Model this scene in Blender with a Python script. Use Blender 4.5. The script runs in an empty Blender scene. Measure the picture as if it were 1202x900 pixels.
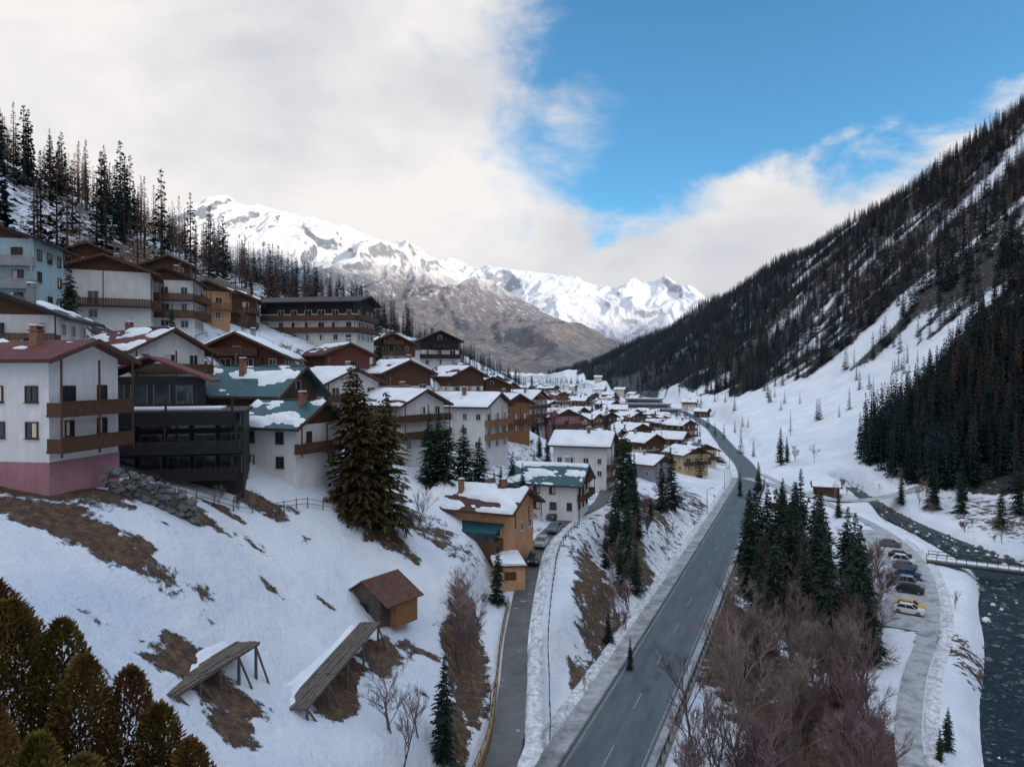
import bpy, math, random
import numpy as np
from mathutils import Vector, Matrix
from mathutils.kdtree import KDTree
random.seed(7); np.random.seed(7)
R=random.Random(11)
scene=bpy.context.scene
COL=scene.collection

# ---------------------------------------------------------------- noise
_p=np.random.RandomState(3).permutation(256); _p=np.concatenate([_p,_p,_p])
_ga=np.random.RandomState(5).rand(256)*2*math.pi
def perlin(x,y):
    x=np.asarray(x,float); y=np.asarray(y,float)
    xi=np.floor(x).astype(int); yi=np.floor(y).astype(int)
    xf=x-xi; yf=y-yi; xi&=255; yi&=255
    u=xf*xf*xf*(xf*(xf*6-15)+10); v=yf*yf*yf*(yf*(yf*6-15)+10)
    def g(ix,iy,dx,dy):
        a=_ga[_p[_p[ix]+iy]]; return np.cos(a)*dx+np.sin(a)*dy
    n00=g(xi,yi,xf,yf); n10=g(xi+1,yi,xf-1,yf); n01=g(xi,yi+1,xf,yf-1); n11=g(xi+1,yi+1,xf-1,yf-1)
    return ((n00*(1-u)+n10*u)*(1-v)+(n01*(1-u)+n11*u)*v)*1.4
def fbm(x,y,o=5):
    s=0;a=1;t=0
    for i in range(o):
        s=s+a*perlin(x*2**i+i*17.3,y*2**i-i*9.1); t+=a; a*=.5
    return s/t
def ridged(x,y,o=6):
    s=0;a=1;t=0
    for i in range(o):
        s=s+a*(1-2*np.abs(perlin(x*2**i+i*13.7,y*2**i+i*5.3))); t+=a; a*=.5
    return s/t
def sstep(a,b,x):
    t=np.clip((x-a)/(b-a),0,1); return t*t*(3-2*t)

# ---------------------------------------------------------------- materials
def new_mat(name):
    m=bpy.data.materials.new(name); m.use_nodes=True
    nt=m.node_tree; b=nt.nodes['Principled BSDF']; return m,nt,b
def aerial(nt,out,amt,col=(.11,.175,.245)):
    # bluish distance haze mixed into the colour of woods and ground far down the valley (by place in the world)
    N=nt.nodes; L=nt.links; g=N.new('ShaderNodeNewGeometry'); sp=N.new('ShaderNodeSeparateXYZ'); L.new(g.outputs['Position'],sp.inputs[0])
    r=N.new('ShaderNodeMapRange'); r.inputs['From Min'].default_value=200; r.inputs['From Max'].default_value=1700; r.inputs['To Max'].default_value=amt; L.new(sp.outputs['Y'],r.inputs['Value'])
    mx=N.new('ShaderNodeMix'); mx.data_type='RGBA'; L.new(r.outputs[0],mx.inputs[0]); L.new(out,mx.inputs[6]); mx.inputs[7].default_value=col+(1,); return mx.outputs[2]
def mat(name,col,rough=.8,var=.25,scale=2.0,bump=0.0,bscale=20,metal=0,stretch=(1,1,1),bands=None,rand=0,spec=.3,stain=0,haze=0):
    m,nt,b=new_mat(name); N=nt.nodes; L=nt.links
    tc=N.new('ShaderNodeTexCoord'); mp=N.new('ShaderNodeMapping'); mp.inputs['Scale'].default_value=stretch
    L.new(tc.outputs['Object'],mp.inputs[0])
    n=N.new('ShaderNodeTexNoise'); n.inputs['Scale'].default_value=scale; n.inputs['Detail'].default_value=6; n.inputs['Roughness'].default_value=.65
    L.new(mp.outputs[0],n.inputs['Vector'])
    r=N.new('ShaderNodeValToRGB'); r.color_ramp.elements[0].position=.3; r.color_ramp.elements[1].position=.7
    r.color_ramp.elements[0].color=tuple(c*(1-var) for c in col)+(1,)
    r.color_ramp.elements[1].color=tuple(min(c*(1+var),.9) for c in col)+(1,)
    L.new(n.outputs['Fac'],r.inputs[0]); out=r.outputs[0]
    if rand:
        oi=N.new('ShaderNodeObjectInfo'); hs=N.new('ShaderNodeHueSaturation')
        m1=N.new('ShaderNodeMapRange'); m1.inputs['To Min'].default_value=1-rand; m1.inputs['To Max'].default_value=1+rand
        L.new(oi.outputs['Random'],m1.inputs['Value']); L.new(m1.outputs[0],hs.inputs['Value'])
        mm=N.new('ShaderNodeMath'); mm.operation='MULTIPLY'; mm.inputs[1].default_value=7.31
        fr=N.new('ShaderNodeMath'); fr.operation='FRACT'
        L.new(oi.outputs['Random'],mm.inputs[0]); L.new(mm.outputs[0],fr.inputs[0])
        m2=N.new('ShaderNodeMapRange'); m2.inputs['To Min'].default_value=.455; m2.inputs['To Max'].default_value=.52
        L.new(fr.outputs[0],m2.inputs['Value']); L.new(m2.outputs[0],hs.inputs['Hue'])
        L.new(out,hs.inputs['Color']); out=hs.outputs[0]
    if stain:
        mp2=N.new('ShaderNodeMapping'); mp2.inputs['Scale'].default_value=(1.6,1.6,.25); L.new(tc.outputs['Object'],mp2.inputs[0])
        n3=N.new('ShaderNodeTexNoise'); n3.inputs['Scale'].default_value=1.3; n3.inputs['Detail'].default_value=7; L.new(mp2.outputs[0],n3.inputs['Vector'])
        r3=N.new('ShaderNodeMapRange'); r3.inputs['From Min'].default_value=.45; r3.inputs['From Max'].default_value=.75; r3.inputs['To Max'].default_value=stain; L.new(n3.outputs['Fac'],r3.inputs['Value'])
        mx=N.new('ShaderNodeMix'); mx.data_type='RGBA'; L.new(r3.outputs[0],mx.inputs[0]); L.new(out,mx.inputs[6]); mx.inputs[7].default_value=tuple(c*.55 for c in col)+(1,); out=mx.outputs[2]
    if haze: out=aerial(nt,out,haze)
    L.new(out,b.inputs['Base Color'])
    b.inputs['Roughness'].default_value=rough; b.inputs['Metallic'].default_value=metal
    b.inputs['Specular IOR Level'].default_value=spec
    hgt=None
    if bands:
        w=N.new('ShaderNodeTexWave'); w.bands_direction=bands[0]; w.inputs['Scale'].default_value=bands[1]; w.inputs['Distortion'].default_value=.3
        L.new(tc.outputs['Object'],w.inputs['Vector']); hgt=w.outputs['Fac']
        mx=N.new('ShaderNodeMix'); mx.data_type='RGBA'; mx.blend_type='MULTIPLY'; mx.inputs[0].default_value=.35
        L.new(out,mx.inputs[6]); L.new(w.outputs['Color'],mx.inputs[7]); L.new(mx.outputs[2],b.inputs['Base Color'])
    if bump or bands:
        bp=N.new('ShaderNodeBump'); bp.inputs['Strength'].default_value=max(bump,.3); bp.inputs['Distance'].default_value=.05
        if hgt is None:
            n2=N.new('ShaderNodeTexNoise'); n2.inputs['Scale'].default_value=bscale; n2.inputs['Detail'].default_value=4
            L.new(mp.outputs[0],n2.inputs['Vector']); hgt=n2.outputs['Fac']
        L.new(hgt,bp.inputs['Height']); L.new(bp.outputs[0],b.inputs['Normal'])
    return m
M={}
M['white']=mat('white_plaster',(.74,.73,.72),.9,.08,.6,stain=.28)
M['cream']=mat('cream_plaster',(.66,.58,.46),.9,.12,.6,stain=.3)
M['yellow']=mat('yellow_plaster',(.62,.44,.24),.9,.12,.6,stain=.3)
M['orange']=mat('orange_plaster',(.56,.31,.17),.9,.15,.7,stain=.3)
M['pink']=mat('pink_plaster',(.40,.20,.23),.9,.12,.7,stain=.4)
M['grey']=mat('grey_render',(.28,.29,.31),.9,.15,.7,stain=.4)
M['teal_wall']=mat('pale_blue_plaster',(.42,.56,.58),.9,.1,.7,stain=.3)
M['wood']=mat('brown_timber',(.095,.050,.032),.8,.4,1.5,.4,8,stretch=(6,6,1))
M['redwood']=mat('red_brown_timber',(.14,.052,.040),.8,.35,1.5,.4,8,stretch=(6,6,1))
M['honey']=mat('honey_timber',(.26,.13,.06),.75,.3,1.5,.4,8,stretch=(6,6,1))
M['dark']=mat('charcoal_timber',(.022,.022,.025),.7,.4,1.5,.4,8,stretch=(5,5,1))
M['oldwood']=mat('weathered_timber',(.12,.10,.085),.9,.5,2,.6,10,stretch=(1,1,8))
M['r_brown']=mat('brown_tile_roof',(.095,.046,.040),.8,.35,1.2,.3,bands=('Y',1.2))
M['r_red']=mat('red_tile_roof',(.15,.052,.050),.8,.35,1.2,.3,bands=('Y',1.2))
M['r_dark']=mat('slate_roof',(.04,.04,.045),.7,.35,1.2,.3,bands=('Y',1.2))
M['r_teal']=mat('teal_metal_roof',(.015,.095,.115),.45,.25,.6,.3,bands=('Y',.9))
M['rust']=mat('rusty_sheet_roof',(.15,.062,.045),.75,.5,1.5,.3,bands=('Y',2.0))
M['glass']=mat('window_glass',(.03,.04,.05),.08,.5,.4,spec=.6)
M['frame_w']=mat('white_window_frame',(.6,.6,.6),.6,.05)
M['frame_b']=mat('brown_window_frame',(.08,.04,.025),.6,.2)
M['chim']=mat('chimney_brick',(.25,.13,.09),.9,.3,3)
M['metal']=mat('galvanised_metal',(.30,.31,.33),.45,.2,3,metal=.6)
M['dmetal']=mat('dark_metal',(.05,.055,.06),.5,.2,3,metal=.4)
M['concrete']=mat('concrete',(.20,.195,.19),.9,.4,.8,.3,15)
M['stone']=mat('boulder_stone',(.14,.14,.14),.95,.5,1.2,.6,6)
M['bark']=mat('bark',(.07,.05,.04),.95,.4,2)
M['needle']=mat('spruce_needles',(.023,.042,.031),.85,.6,.7,rand=.35,spec=.15)
M['needle_ol']=mat('olive_spruce_needles',(.062,.055,.020),.85,.65,.45,rand=.2,spec=.15)
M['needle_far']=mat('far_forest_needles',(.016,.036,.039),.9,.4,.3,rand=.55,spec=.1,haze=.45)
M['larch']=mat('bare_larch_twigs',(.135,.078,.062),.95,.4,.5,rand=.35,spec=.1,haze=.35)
M['twig']=mat('bare_twigs',(.22,.175,.16),.95,.35,.8,rand=.35,spec=.1)
M['twig_red']=mat('reddish_twigs',(.165,.105,.105),.95,.35,.8,rand=.35,spec=.1)
M['thuja']=mat('thuja_foliage',(.120,.082,.022),.9,.75,.9,rand=.2,spec=.1)
M['rubber']=mat('tyre_rubber',(.02,.02,.02),.8,.1)
M['paint_line']=mat('road_paint',(.27,.28,.29),.7,.45,2)
def car_paint(n,c): return mat('car_paint_'+n,c,.3,.05,spec=.6)
CP=[car_paint('black',(.02,.02,.025)),car_paint('silver',(.38,.39,.4)),car_paint('white',(.7,.7,.7)),car_paint('blue',(.03,.06,.16)),car_paint('yellow',(.65,.42,.03)),car_paint('red',(.35,.03,.02)),car_paint('grey',(.12,.13,.14))]

def snow_mat(name,dirt=0):
    m,nt,b=new_mat(name); N=nt.nodes; L=nt.links
    tc=N.new('ShaderNodeTexCoord')
    n=N.new('ShaderNodeTexNoise'); n.inputs['Scale'].default_value=.35; n.inputs['Detail'].default_value=8
    L.new(tc.outputs['Object'],n.inputs['Vector'])
    r=N.new('ShaderNodeValToRGB'); e=r.color_ramp.elements
    e[0].position=.3; e[0].color=(.66,.71,.78,1); e[1].position=.65; e[1].color=(.82,.84,.87,1)
    L.new(n.outputs['Fac'],r.inputs[0]); out=r.outputs[0]
    if dirt:
        n4=N.new('ShaderNodeTexNoise'); n4.inputs['Scale'].default_value=1.3; n4.inputs['Detail'].default_value=12; n4.inputs['Roughness'].default_value=.8; L.new(tc.outputs['Object'],n4.inputs['Vector'])
        r4=N.new('ShaderNodeMapRange'); r4.inputs['From Min'].default_value=.42; r4.inputs['From Max'].default_value=.62; r4.inputs['To Max'].default_value=dirt; L.new(n4.outputs['Fac'],r4.inputs['Value'])
        mx=N.new('ShaderNodeMix'); mx.data_type='RGBA'; L.new(r4.outputs[0],mx.inputs[0]); L.new(out,mx.inputs[6]); mx.inputs[7].default_value=(.16,.14,.125,1); out=mx.outputs[2]
    L.new(out,b.inputs['Base Color'])
    b.inputs['Roughness'].default_value=.75
    bp=N.new('ShaderNodeBump'); bp.inputs['Strength'].default_value=.5; bp.inputs['Distance'].default_value=.15
    n2=N.new('ShaderNodeTexNoise'); n2.inputs['Scale'].default_value=2.5; n2.inputs['Detail'].default_value=5
    L.new(tc.outputs['Object'],n2.inputs['Vector']); L.new(n2.outputs['Fac'],bp.inputs['Height']); L.new(bp.outputs[0],b.inputs['Normal'])
    return m
M['snow']=snow_mat('roof_snow'); M['dsnow']=snow_mat('dirty_roadside_snow',.75)
def asphalt(name,col,snowy,sc=.25,along=None):
    m,nt,b=new_mat(name); N=nt.nodes; L=nt.links
    g=N.new('ShaderNodeNewGeometry'); src=g.outputs['Position']
    if along:
        mp=N.new('ShaderNodeMapping'); mp.inputs['Rotation'].default_value=(0,0,math.radians(along)); mp.inputs['Scale'].default_value=(1,1,1)
        mp2=N.new('ShaderNodeMapping'); mp2.inputs['Scale'].default_value=(1.0,.12,1); L.new(src,mp.inputs[0]); L.new(mp.outputs[0],mp2.inputs[0]); src=mp2.outputs[0]
    n=N.new('ShaderNodeTexNoise'); n.inputs['Scale'].default_value=sc; n.inputs['Detail'].default_value=10; n.inputs['Roughness'].default_value=.75
    L.new(src,n.inputs['Vector'])
    r=N.new('ShaderNodeValToRGB'); e=r.color_ramp.elements
    e[0].position=.3; e[0].color=tuple(c*.6 for c in col)+(1,); e[1].position=.64; e[1].color=tuple(c*1.5 for c in col)+(1,)
    if snowy:
        x=r.color_ramp.elements.new(.66-snowy*.1); x.color=(.45,.46,.48,1); x=r.color_ramp.elements.new(.78-snowy*.1); x.color=(.72,.75,.8,1)
    L.new(n.outputs['Fac'],r.inputs[0]); L.new(r.outputs[0],b.inputs['Base Color']); b.inputs['Roughness'].default_value=.6
    return m
M['asphalt']=asphalt('road_asphalt',(.060,.078,.088),0,.9,along=22)
M['lane']=asphalt('lane_asphalt',(.085,.085,.085),.12)
M['path']=asphalt('icy_gravel_path',(.17,.17,.17),1.1,.4)
M['walk']=asphalt('pavement_concrete',(.12,.118,.115),.25,.4)

# ---------------------------------------------------------------- mesh builder
class MB:
    def __init__(s): s.v=[]; s.f=[]
    def box(s,a,b):
        x0,x1=sorted((a[0],b[0])); y0,y1=sorted((a[1],b[1])); z0,z1=sorted((a[2],b[2]))
        n=len(s.v); s.v+=[(x0,y0,z0),(x1,y0,z0),(x1,y1,z0),(x0,y1,z0),(x0,y0,z1),(x1,y0,z1),(x1,y1,z1),(x0,y1,z1)]
        s.f+=[tuple(n+i for i in q) for q in ((0,3,2,1),(4,5,6,7),(0,1,5,4),(1,2,6,5),(2,3,7,6),(3,0,4,7))]
    def prism(s,poly,y0,y1):
        n=len(s.v); k=len(poly)
        s.v+=[(p[0],y0,p[1]) for p in poly]+[(p[0],y1,p[1]) for p in poly]
        s.f.append(tuple(n+i for i in range(k))); s.f.append(tuple(n+k+i for i in reversed(range(k))))
        for i in range(k):
            j=(i+1)%k; s.f.append((n+i,n+k+i,n+k+j,n+j))
    def cone(s,p,q,r0,r1,k=5):
        p=Vector(p); q=Vector(q); d=(q-p)
        if d.length<1e-6: return
        d.normalize(); a=d.orthogonal().normalized(); b=d.cross(a)
        n=len(s.v)
        for c,r in ((p,r0),(q,r1)):
            for i in range(k):
                t=2*math.pi*i/k; s.v.append(tuple(c+a*math.cos(t)*r+b*math.sin(t)*r))
        for i in range(k):
            j=(i+1)%k; s.f.append((n+i,n+j,n+k+j,n+k+i))
        s.f.append(tuple(n+k+i for i in range(k))); s.f.append(tuple(n+i for i in reversed(range(k))))
    def blade(s,p,d,l,w,roll=0.0):
        side=Vector((-d.y,d.x,roll))
        if side.length<1e-4: side=Vector((1,0,0))
        side.normalize()
        m=p+d*(l*.45); n=len(s.v)
        s.v+=[tuple(p),tuple(m+side*w),tuple(p+d*l),tuple(m-side*w)]; s.f.append((n,n+1,n+2,n+3))
    def mesh(s,name,mat):
        me=bpy.data.meshes.new(name); me.from_pydata(s.v,[],s.f)
        if mat: me.materials.append(mat)
        return me
    def obj(s,name,mat,parent=None,smooth=False):
        if not s.v: return None
        me=s.mesh(name,mat)
        if smooth: me.polygons.foreach_set('use_smooth',[True]*len(me.polygons))
        o=bpy.data.objects.new(name,me); COL.objects.link(o)
        if parent: o.parent=parent
        return o
def empty(name,loc,rot=0):
    e=bpy.data.objects.new(name,None); e.empty_display_size=.5; COL.objects.link(e); e.location=loc; e.rotation_euler=(0,0,math.radians(rot)); return e

# ---------------------------------------------------------------- roads (centre lines, metres)
def smooth_line(pts,step=2.0):
    P=[np.array(p,float) for p in pts]; P=[2*P[0]-P[1]]+P+[2*P[-1]-P[-2]]
    out=[]
    for i in range(1,len(P)-2):
        a,b,c,d=P[i-1:i+3]; n=max(2,int(np.linalg.norm(c-b)/step))
        for k in range(n):
            t=k/n; out.append(.5*((2*b)+(-a+c)*t+(2*a-5*b+4*c-d)*t*t+(-a+3*b-3*c+d)*t**3))
    out.append(P[-2]); return np.array(out)
road=smooth_line([(-60,-100,0),(-35.5,-40,0),(-18.6,0,0),(2.6,50,0),(23.6,100,0),(44.3,150,0),(64.8,200,0),(79,236,0),(90,275,.3),(101,330,.5),(112,380,.5),(133,486,1),(152,660,3),(175,1100,5),(210,2000,10)])
lane=smooth_line([(-24,0,2),(-14,22,2),(-6,40,2.3),(-.8,58,3),(.2,70,3.7),(.7,82,4.8),(2.3,98,6.8),(4.3,112,8),(9,126,8.8),(17,141,9),(21,158,9),(25,180,8.5),(29,215,8),(34,260,7),(40,320,6.5),(46,400,6)])
path=smooth_line([(29,48,-2.2),(35,60,-2.2),(40.5,72,-2.2),(49,86,-2),(57.5,98,-2),(66.5,112,-2),(76,130,-2),(84,150,-2),(88,172,-1.6),(88,200,-.8),(87,225,-.2),(88,250,.1)])
river=smooth_line([(3,-30,-4),(28,30,-4),(49.8,66,-4),(69,94,-4),(89,121,-4),(99,143,-4),(102,165,-4),(105,197,-3.6),(114,240,-3)])
upper=smooth_line([(-62,70,37),(-56,95,38.5),(-50,105,38),(-46,130,37),(-38,150,36),(-30,180,35),(-22,190,34)])
sideroad=smooth_line([(79,240,.1),(83,225,0),(86,210,-.4),(95,200,-.5),(112,205,.5),(135,215,5)])

# ---------------------------------------------------------------- terrain control (surveyed points)
C=[(-8,30,5),(-17,30,14.5),(-30,20,23),(-30,35,23.5),(-45,30,31),(-10,55,7.5),(-20,45,15),(-14.7,58,10.2),(-13.3,72,11.6),
(-25,60,20),(-31,57,24.5),(-40,52,26.0),(-38,70,26),(-50,60,30),(-34,73,24.6),(-26,85,23.5),(-30,80,24.2),(-22,78,20),(-17,85,17.6),(-10,82,12),
(-5,75,7),(-3,90,8.5),(-5.5,98,11.5),(-8,110,15.5),(-14,110,18),(-1,104,10.6),(6.9,132,10),(16,165,8.5),(-8,150,19.5),(-19,125,22),(-3,135,14),(5,160,12),
(-34,97,27),(-43,115,33),(-46,165,42.5),(-22,205,37),(-30,140,32),(-15,170,25),(-31,125,28.5),(-24,150,28.5),(-62,110,42.5),(-57,122,42),(-58,138,45),(-59,155,46),(-53,78,35.5),(-46,90,33),(-62,92,43),
(-78,100,50),(-82,60,52),(-110,60,72),(-108,150,66),(-112,185,76),(-112,230,75),(-121,280,74),(-148,200,94),(-200,150,135),(-200,300,118),(-200,50,135),
(-72,350,53),(-65,450,56),(-37,500,50),(0,600,28),(-30,600,42),(-150,500,88),(-250,600,108),(-400,600,175),(-100,800,60),(-200,1000,88),(0,900,20),(0,1500,22),(-300,1500,100),
(60,250,2),(40,250,5),(40,300,6),(20,300,9),(60,400,4),(30,450,8),(100,500,2),(60,700,5),(150,700,4),(100,1000,5),(150,1500,10),(100,2000,15),(0,2500,30),(200,2500,30),(-300,2500,90),
(-10,250,17),(-20,300,28),(0,350,15),(12,100,4.8),(18,122,4),(26,150,6),(36,152,2.5),(38,185,4),(30,165,6),(20,142,8),(30,200,7),(55,220,2),
(25,60,-3),(35,100,-3),(45,100,-3),(60,160,-3),(37,65,-2.5),(71,125,-2),(80,200,-1.5),(70,180,-2.5),(95,240,0),(100,260,2),(75,60,-2),(100,80,-1),(120,120,0),(112,140,-1),(130,160,1),(139,200,4),(120,215,1),(120,180,-1),
(140,230,7),(187,260,44),(147,350,11),(226,350,56),(211,420,35),(107,320,4),(130,280,6),(170,300,24),(180,200,26),(160,120,20),(220,120,60),(150,60,15),(250,250,85),(150,0,20),(300,100,110),(250,0,80),
(300,350,105),(260,450,88),(200,550,30),(300,600,112),(220,700,32),(180,600,12),(250,900,50),(200,1000,18),(250,1300,42),(200,1600,18),(150,900,4),
(505,700,295),(479,800,256),(455,950,229),(413,1150,200),(385,1400,178),(324,1700,125),(238,2000,71),(135,2300,38),(600,900,260),(600,1400,170),(500,1900,90),(700,2500,60),
(520,500,325),(520,300,345),(520,0,350),(520,-300,350),(520,-600,350),(350,400,155),(350,0,150),(350,700,160),(380,200,185),(350,-400,150),(800,0,420),(800,500,400),(800,-500,420),
(0,-100,-2),(-57,-100,0),(100,-100,0),(-100,-100,40),(-150,-100,85),(-250,-200,150),(-600,0,350),(-600,600,250),(-600,1500,200),(-600,-500,350),(-600,2500,200),(-50,-20,26),(50,20,-2.5),(80,-300,0),(-150,-400,60)]
CTRL=np.array(C,float); NC=len(CTRL)
def phi(r): return np.sqrt(r*r+36)
def lin(x,y): return np.stack([np.ones_like(x),x/500,y/500],-1)
_A=phi(np.hypot(CTRL[:,None,0]-CTRL[None,:,0],CTRL[:,None,1]-CTRL[None,:,1])); _P=lin(CTRL[:,0],CTRL[:,1])
_A=np.block([[_A+np.eye(NC)*-.3,_P],[_P.T,np.zeros((3,3))]])
WT=np.linalg.solve(_A,np.concatenate([CTRL[:,2],np.zeros(3)]))
def base_h(x,y):
    xs=np.clip(x,-700,900); ys=np.clip(y,-650,2600)
    fx=xs.ravel(); fy=ys.ravel(); o=np.zeros(fx.size)
    for i in range(0,fx.size,20000):
        a=fx[i:i+20000]; b=fy[i:i+20000]
        o[i:i+20000]=phi(np.hypot(a[:,None]-CTRL[None,:,0],b[:,None]-CTRL[None,:,1]))@WT[:NC]+lin(a,b)@WT[NC:]
    out=o.reshape(xs.shape)
    amp=.35+np.clip(np.hypot(x,y)-150,0,2500)*.012+sstep(60,200,out)*4
    # ribs and gullies running down the big right-hand mountain
    rib=ridged(y/170+x/900,x/520,4)*9*sstep(200,330,x)*sstep(60,400,y+100)
    out=out+fbm(x/14,y/14,3)*.6+fbm(x/4,y/4,3)*.20+fbm(x/60+3,y/60,4)*amp*.7*sstep(60,160,np.hypot(x,y))+rib
    return out
def kd(line):
    k=KDTree(len(line))
    for i,p in enumerate(line): k.insert((p[0],p[1],0),i)
    k.balance(); return k
def rivw(y): return float(np.interp(y,[60,120,150,170,240],[8.5,7.0,4.5,2.8,2.0]))
CARVE=[(upper,kd(upper),2.6,5,0),(sideroad,kd(sideroad),2.6,5,-.1),(river,kd(river),7.0,4,-1.2),(path,kd(path),3.8,5,-.12),(lane,kd(lane),3.2,4.5,-.12),(road,kd(road),6.4,6,-.12)]
def H(x,y,spacing=None):
    x=np.atleast_1d(np.asarray(x,float)); y=np.atleast_1d(np.asarray(y,float))
    h=base_h(x,y); fx=x.ravel(); fy=y.ravel(); hf=h.ravel().copy()
    sp=np.zeros_like(fx) if spacing is None else spacing.ravel()
    for line,k,hw,bl,dz in CARVE:
        bx0,bx1=line[:,0].min()-40,line[:,0].max()+40; by0,by1=line[:,1].min()-40,line[:,1].max()+40
        idx=np.nonzero((fx>bx0)&(fx<bx1)&(fy>by0)&(fy<by1))[0]
        for i in idx:
            _,j,d=k.find((fx[i],fy[i],0)); w=(hw if line is not river else rivw(fy[i])-.5)+sp[i]
            if d<w+bl:
                t=1-float(sstep(w,w+bl,d)); hf[i]=hf[i]*(1-t)+(line[j][2]+dz)*t
    return hf.reshape(x.shape)
def h1(x,y): return float(H([x],[y])[0])

def axis(lo,hi,step,fl,fh,g=1.03):
    a=list(np.arange(fl,fh+.01,step)); s=step
    while a[-1]<hi: s*=g; a.append(a[-1]+s)
    s=step; b=[]; c=fl
    while c>lo: s*=g; c-=s; b.append(c)
    return np.array(b[::-1]+a)
ax=axis(-5500,6500,.9,-60,112,1.027); ay=axis(-900,13000,1.0,20,220,1.027)
GX,GY=np.meshgrid(ax,ay); SX,SY=np.meshgrid(np.gradient(ax),np.gradient(ay)); SP=np.maximum(SX,SY); SP=np.where(SP<1.5,0,SP)
SP=np.clip(SP*.7,0,14)
GZ=H(GX,GY,SP)
def inpoly(px,py,pts):
    r=np.zeros(px.shape,bool); j=len(pts)-1
    for i in range(len(pts)):
        xi,yi=pts[i]; xj,yj=pts[j]
        c=((yi>py)!=(yj>py))&(px<(xj-xi)*(py-yi)/(yj-yi+1e-9)+xi); r^=c; j=i
    return r
SNOWF=[(96,205),(122,218),(124,262),(150,292),(190,312),(228,345),(240,378),(205,450),(165,520),(118,520),(98,400)]
def foot(y): return np.interp(y,[150,215,290,400,550,700,900,1300,1600,2000,2300],[150,122,150,215,182,180,185,195,180,150,110])
def forest_r(x,y): return (x>foot(y)+fbm(x/50,y/50,3)*25)&(~inpoly(x,y,SNOWF))
def forest_l(x,y): return x<np.interp(y,[0,60,140,200,300,420,600,1000],[-90,-84,-76,-78,-78,-75,-60,-60])
def gully(x,y): # open snowy strips in the right-hand forest
    return fbm(x/130+2,y/34,4)-.5*sstep(900,1400,y)+.12*np.exp(-((y-470)/160)**2)*(x>230)
# ground cover attribute: 1 = bare grass / soil, 0 = snow
brown=np.zeros(GX.shape)
wob=fbm(GX/5,GY/5,4)*2.2; wob2=fbm(GX/5+40,GY/5-9,4)*2.2
PATCH=[(-33,52,8,2.2,.85),(-39,57,9,3,.8),(-31,64,5,2.5,.9),(-20,46.5,3.0,2.4,1.0),(-17.5,44,2,1.6,.85),(-14.0,57,1.6,5,1.0),(-12,64,1.6,3,.9),(-26,74,3,1.6,.8),(-5,76,2.4,9,.92),(-5,62,1.5,5,.7),(-3.5,68,1.4,4,.8),
    (12,96,3.4,22,.70),(9,74,2.6,12,.76),(21,126,4,14,.70),(31,160,4,18,.64),(5,56,3,10,.9),(-16,84,5,3,.7),(-50,100,8,12,.6),(-62,100,14,8,.6),(-42,135,14,18,.55),(-50,180,20,20,.6),(-20,230,20,30,.55),(30,85,9,34,.74),(45,112,10,20,.64),(32,72,9,14,.74),
    (-10,95,6,5,.55),(-3,120,6,5,.5),(8,150,8,10,.45),(-15,160,18,30,.45),(-35,110,12,18,.5),(170,240,22,30,.5),(60,330,30,60,.45),(-20,350,50,70,.55),(-24,66,2,1.2,.6),(-28,69,2.5,1,.8),(-10,68,1,2,.6),(2,64,2,7,.6),(104,120,10,30,.5),(60,95,4,20,.5),(125,170,14,30,.5),(16,150,30,50,.38),(48,180,8,30,.5)]
for i in range(46):
    yy=R.uniform(40,98); PATCH.append((R.uniform(-36,-3)*(1 if yy>55 else .8),yy,R.uniform(.3,1.3),R.uniform(.3,.9),R.uniform(.45,.8)))
for (bx,by,rx,ry,a) in PATCH:
    sel_=(abs(GX-bx)<rx*2.2+4)&(abs(GY-by)<ry*2.2+4)
    if not sel_.any(): continue
    gx=GX[sel_]; gy=GY[sel_]
    d=((gx+wob[sel_]*min(1,rx/4)-bx)/rx)**2+((gy+wob2[sel_]*min(1,ry/4)-by)/ry)**2; brown[sel_]=np.maximum(brown[sel_],a*(1-sstep(.2,1.9,d)))
nzb=fbm(GX/90,GY/90,4)
fl=np.where(forest_r(GX,GY),.76+nzb*.3-np.clip((gully(GX,GY)-.12)*5,0,.9),0); fl=np.where(forest_l(GX,GY),.62+nzb*.5,fl); brown=np.maximum(brown,fl)
far=sstep(250,1200,GY)*(GX<130)*.45; brown=np.maximum(brown,far+nzb*.2)
ny_,nx_=GX.shape
V=np.stack([GX,GY,GZ],-1).reshape(-1,3)
ii=np.arange(ny_*nx_).reshape(ny_,nx_); F=np.stack([ii[:-1,:-1],ii[:-1,1:],ii[1:,1:],ii[1:,:-1]],-1).reshape(-1,4)
def grid_mesh(name,V,F,attrs,mt):
    me=bpy.data.meshes.new(name); me.vertices.add(len(V)); me.vertices.foreach_set('co',V.ravel())
    me.loops.add(F.size); me.loops.foreach_set('vertex_index',F.ravel().astype(np.int32))
    me.polygons.add(len(F)); me.polygons.foreach_set('loop_start',np.arange(0,F.size,4,dtype=np.int32)); me.polygons.foreach_set('loop_total',np.full(len(F),4,dtype=np.int32))
    me.update(calc_edges=True); me.polygons.foreach_set('use_smooth',np.ones(len(F),bool))
    for k,a in attrs.items():
        at=me.attributes.new(k,'FLOAT','POINT'); at.data.foreach_set('value',a.ravel().astype(np.float32))
    me.materials.append(mt); o=bpy.data.objects.new(name,me); COL.objects.link(o); return o
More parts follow.
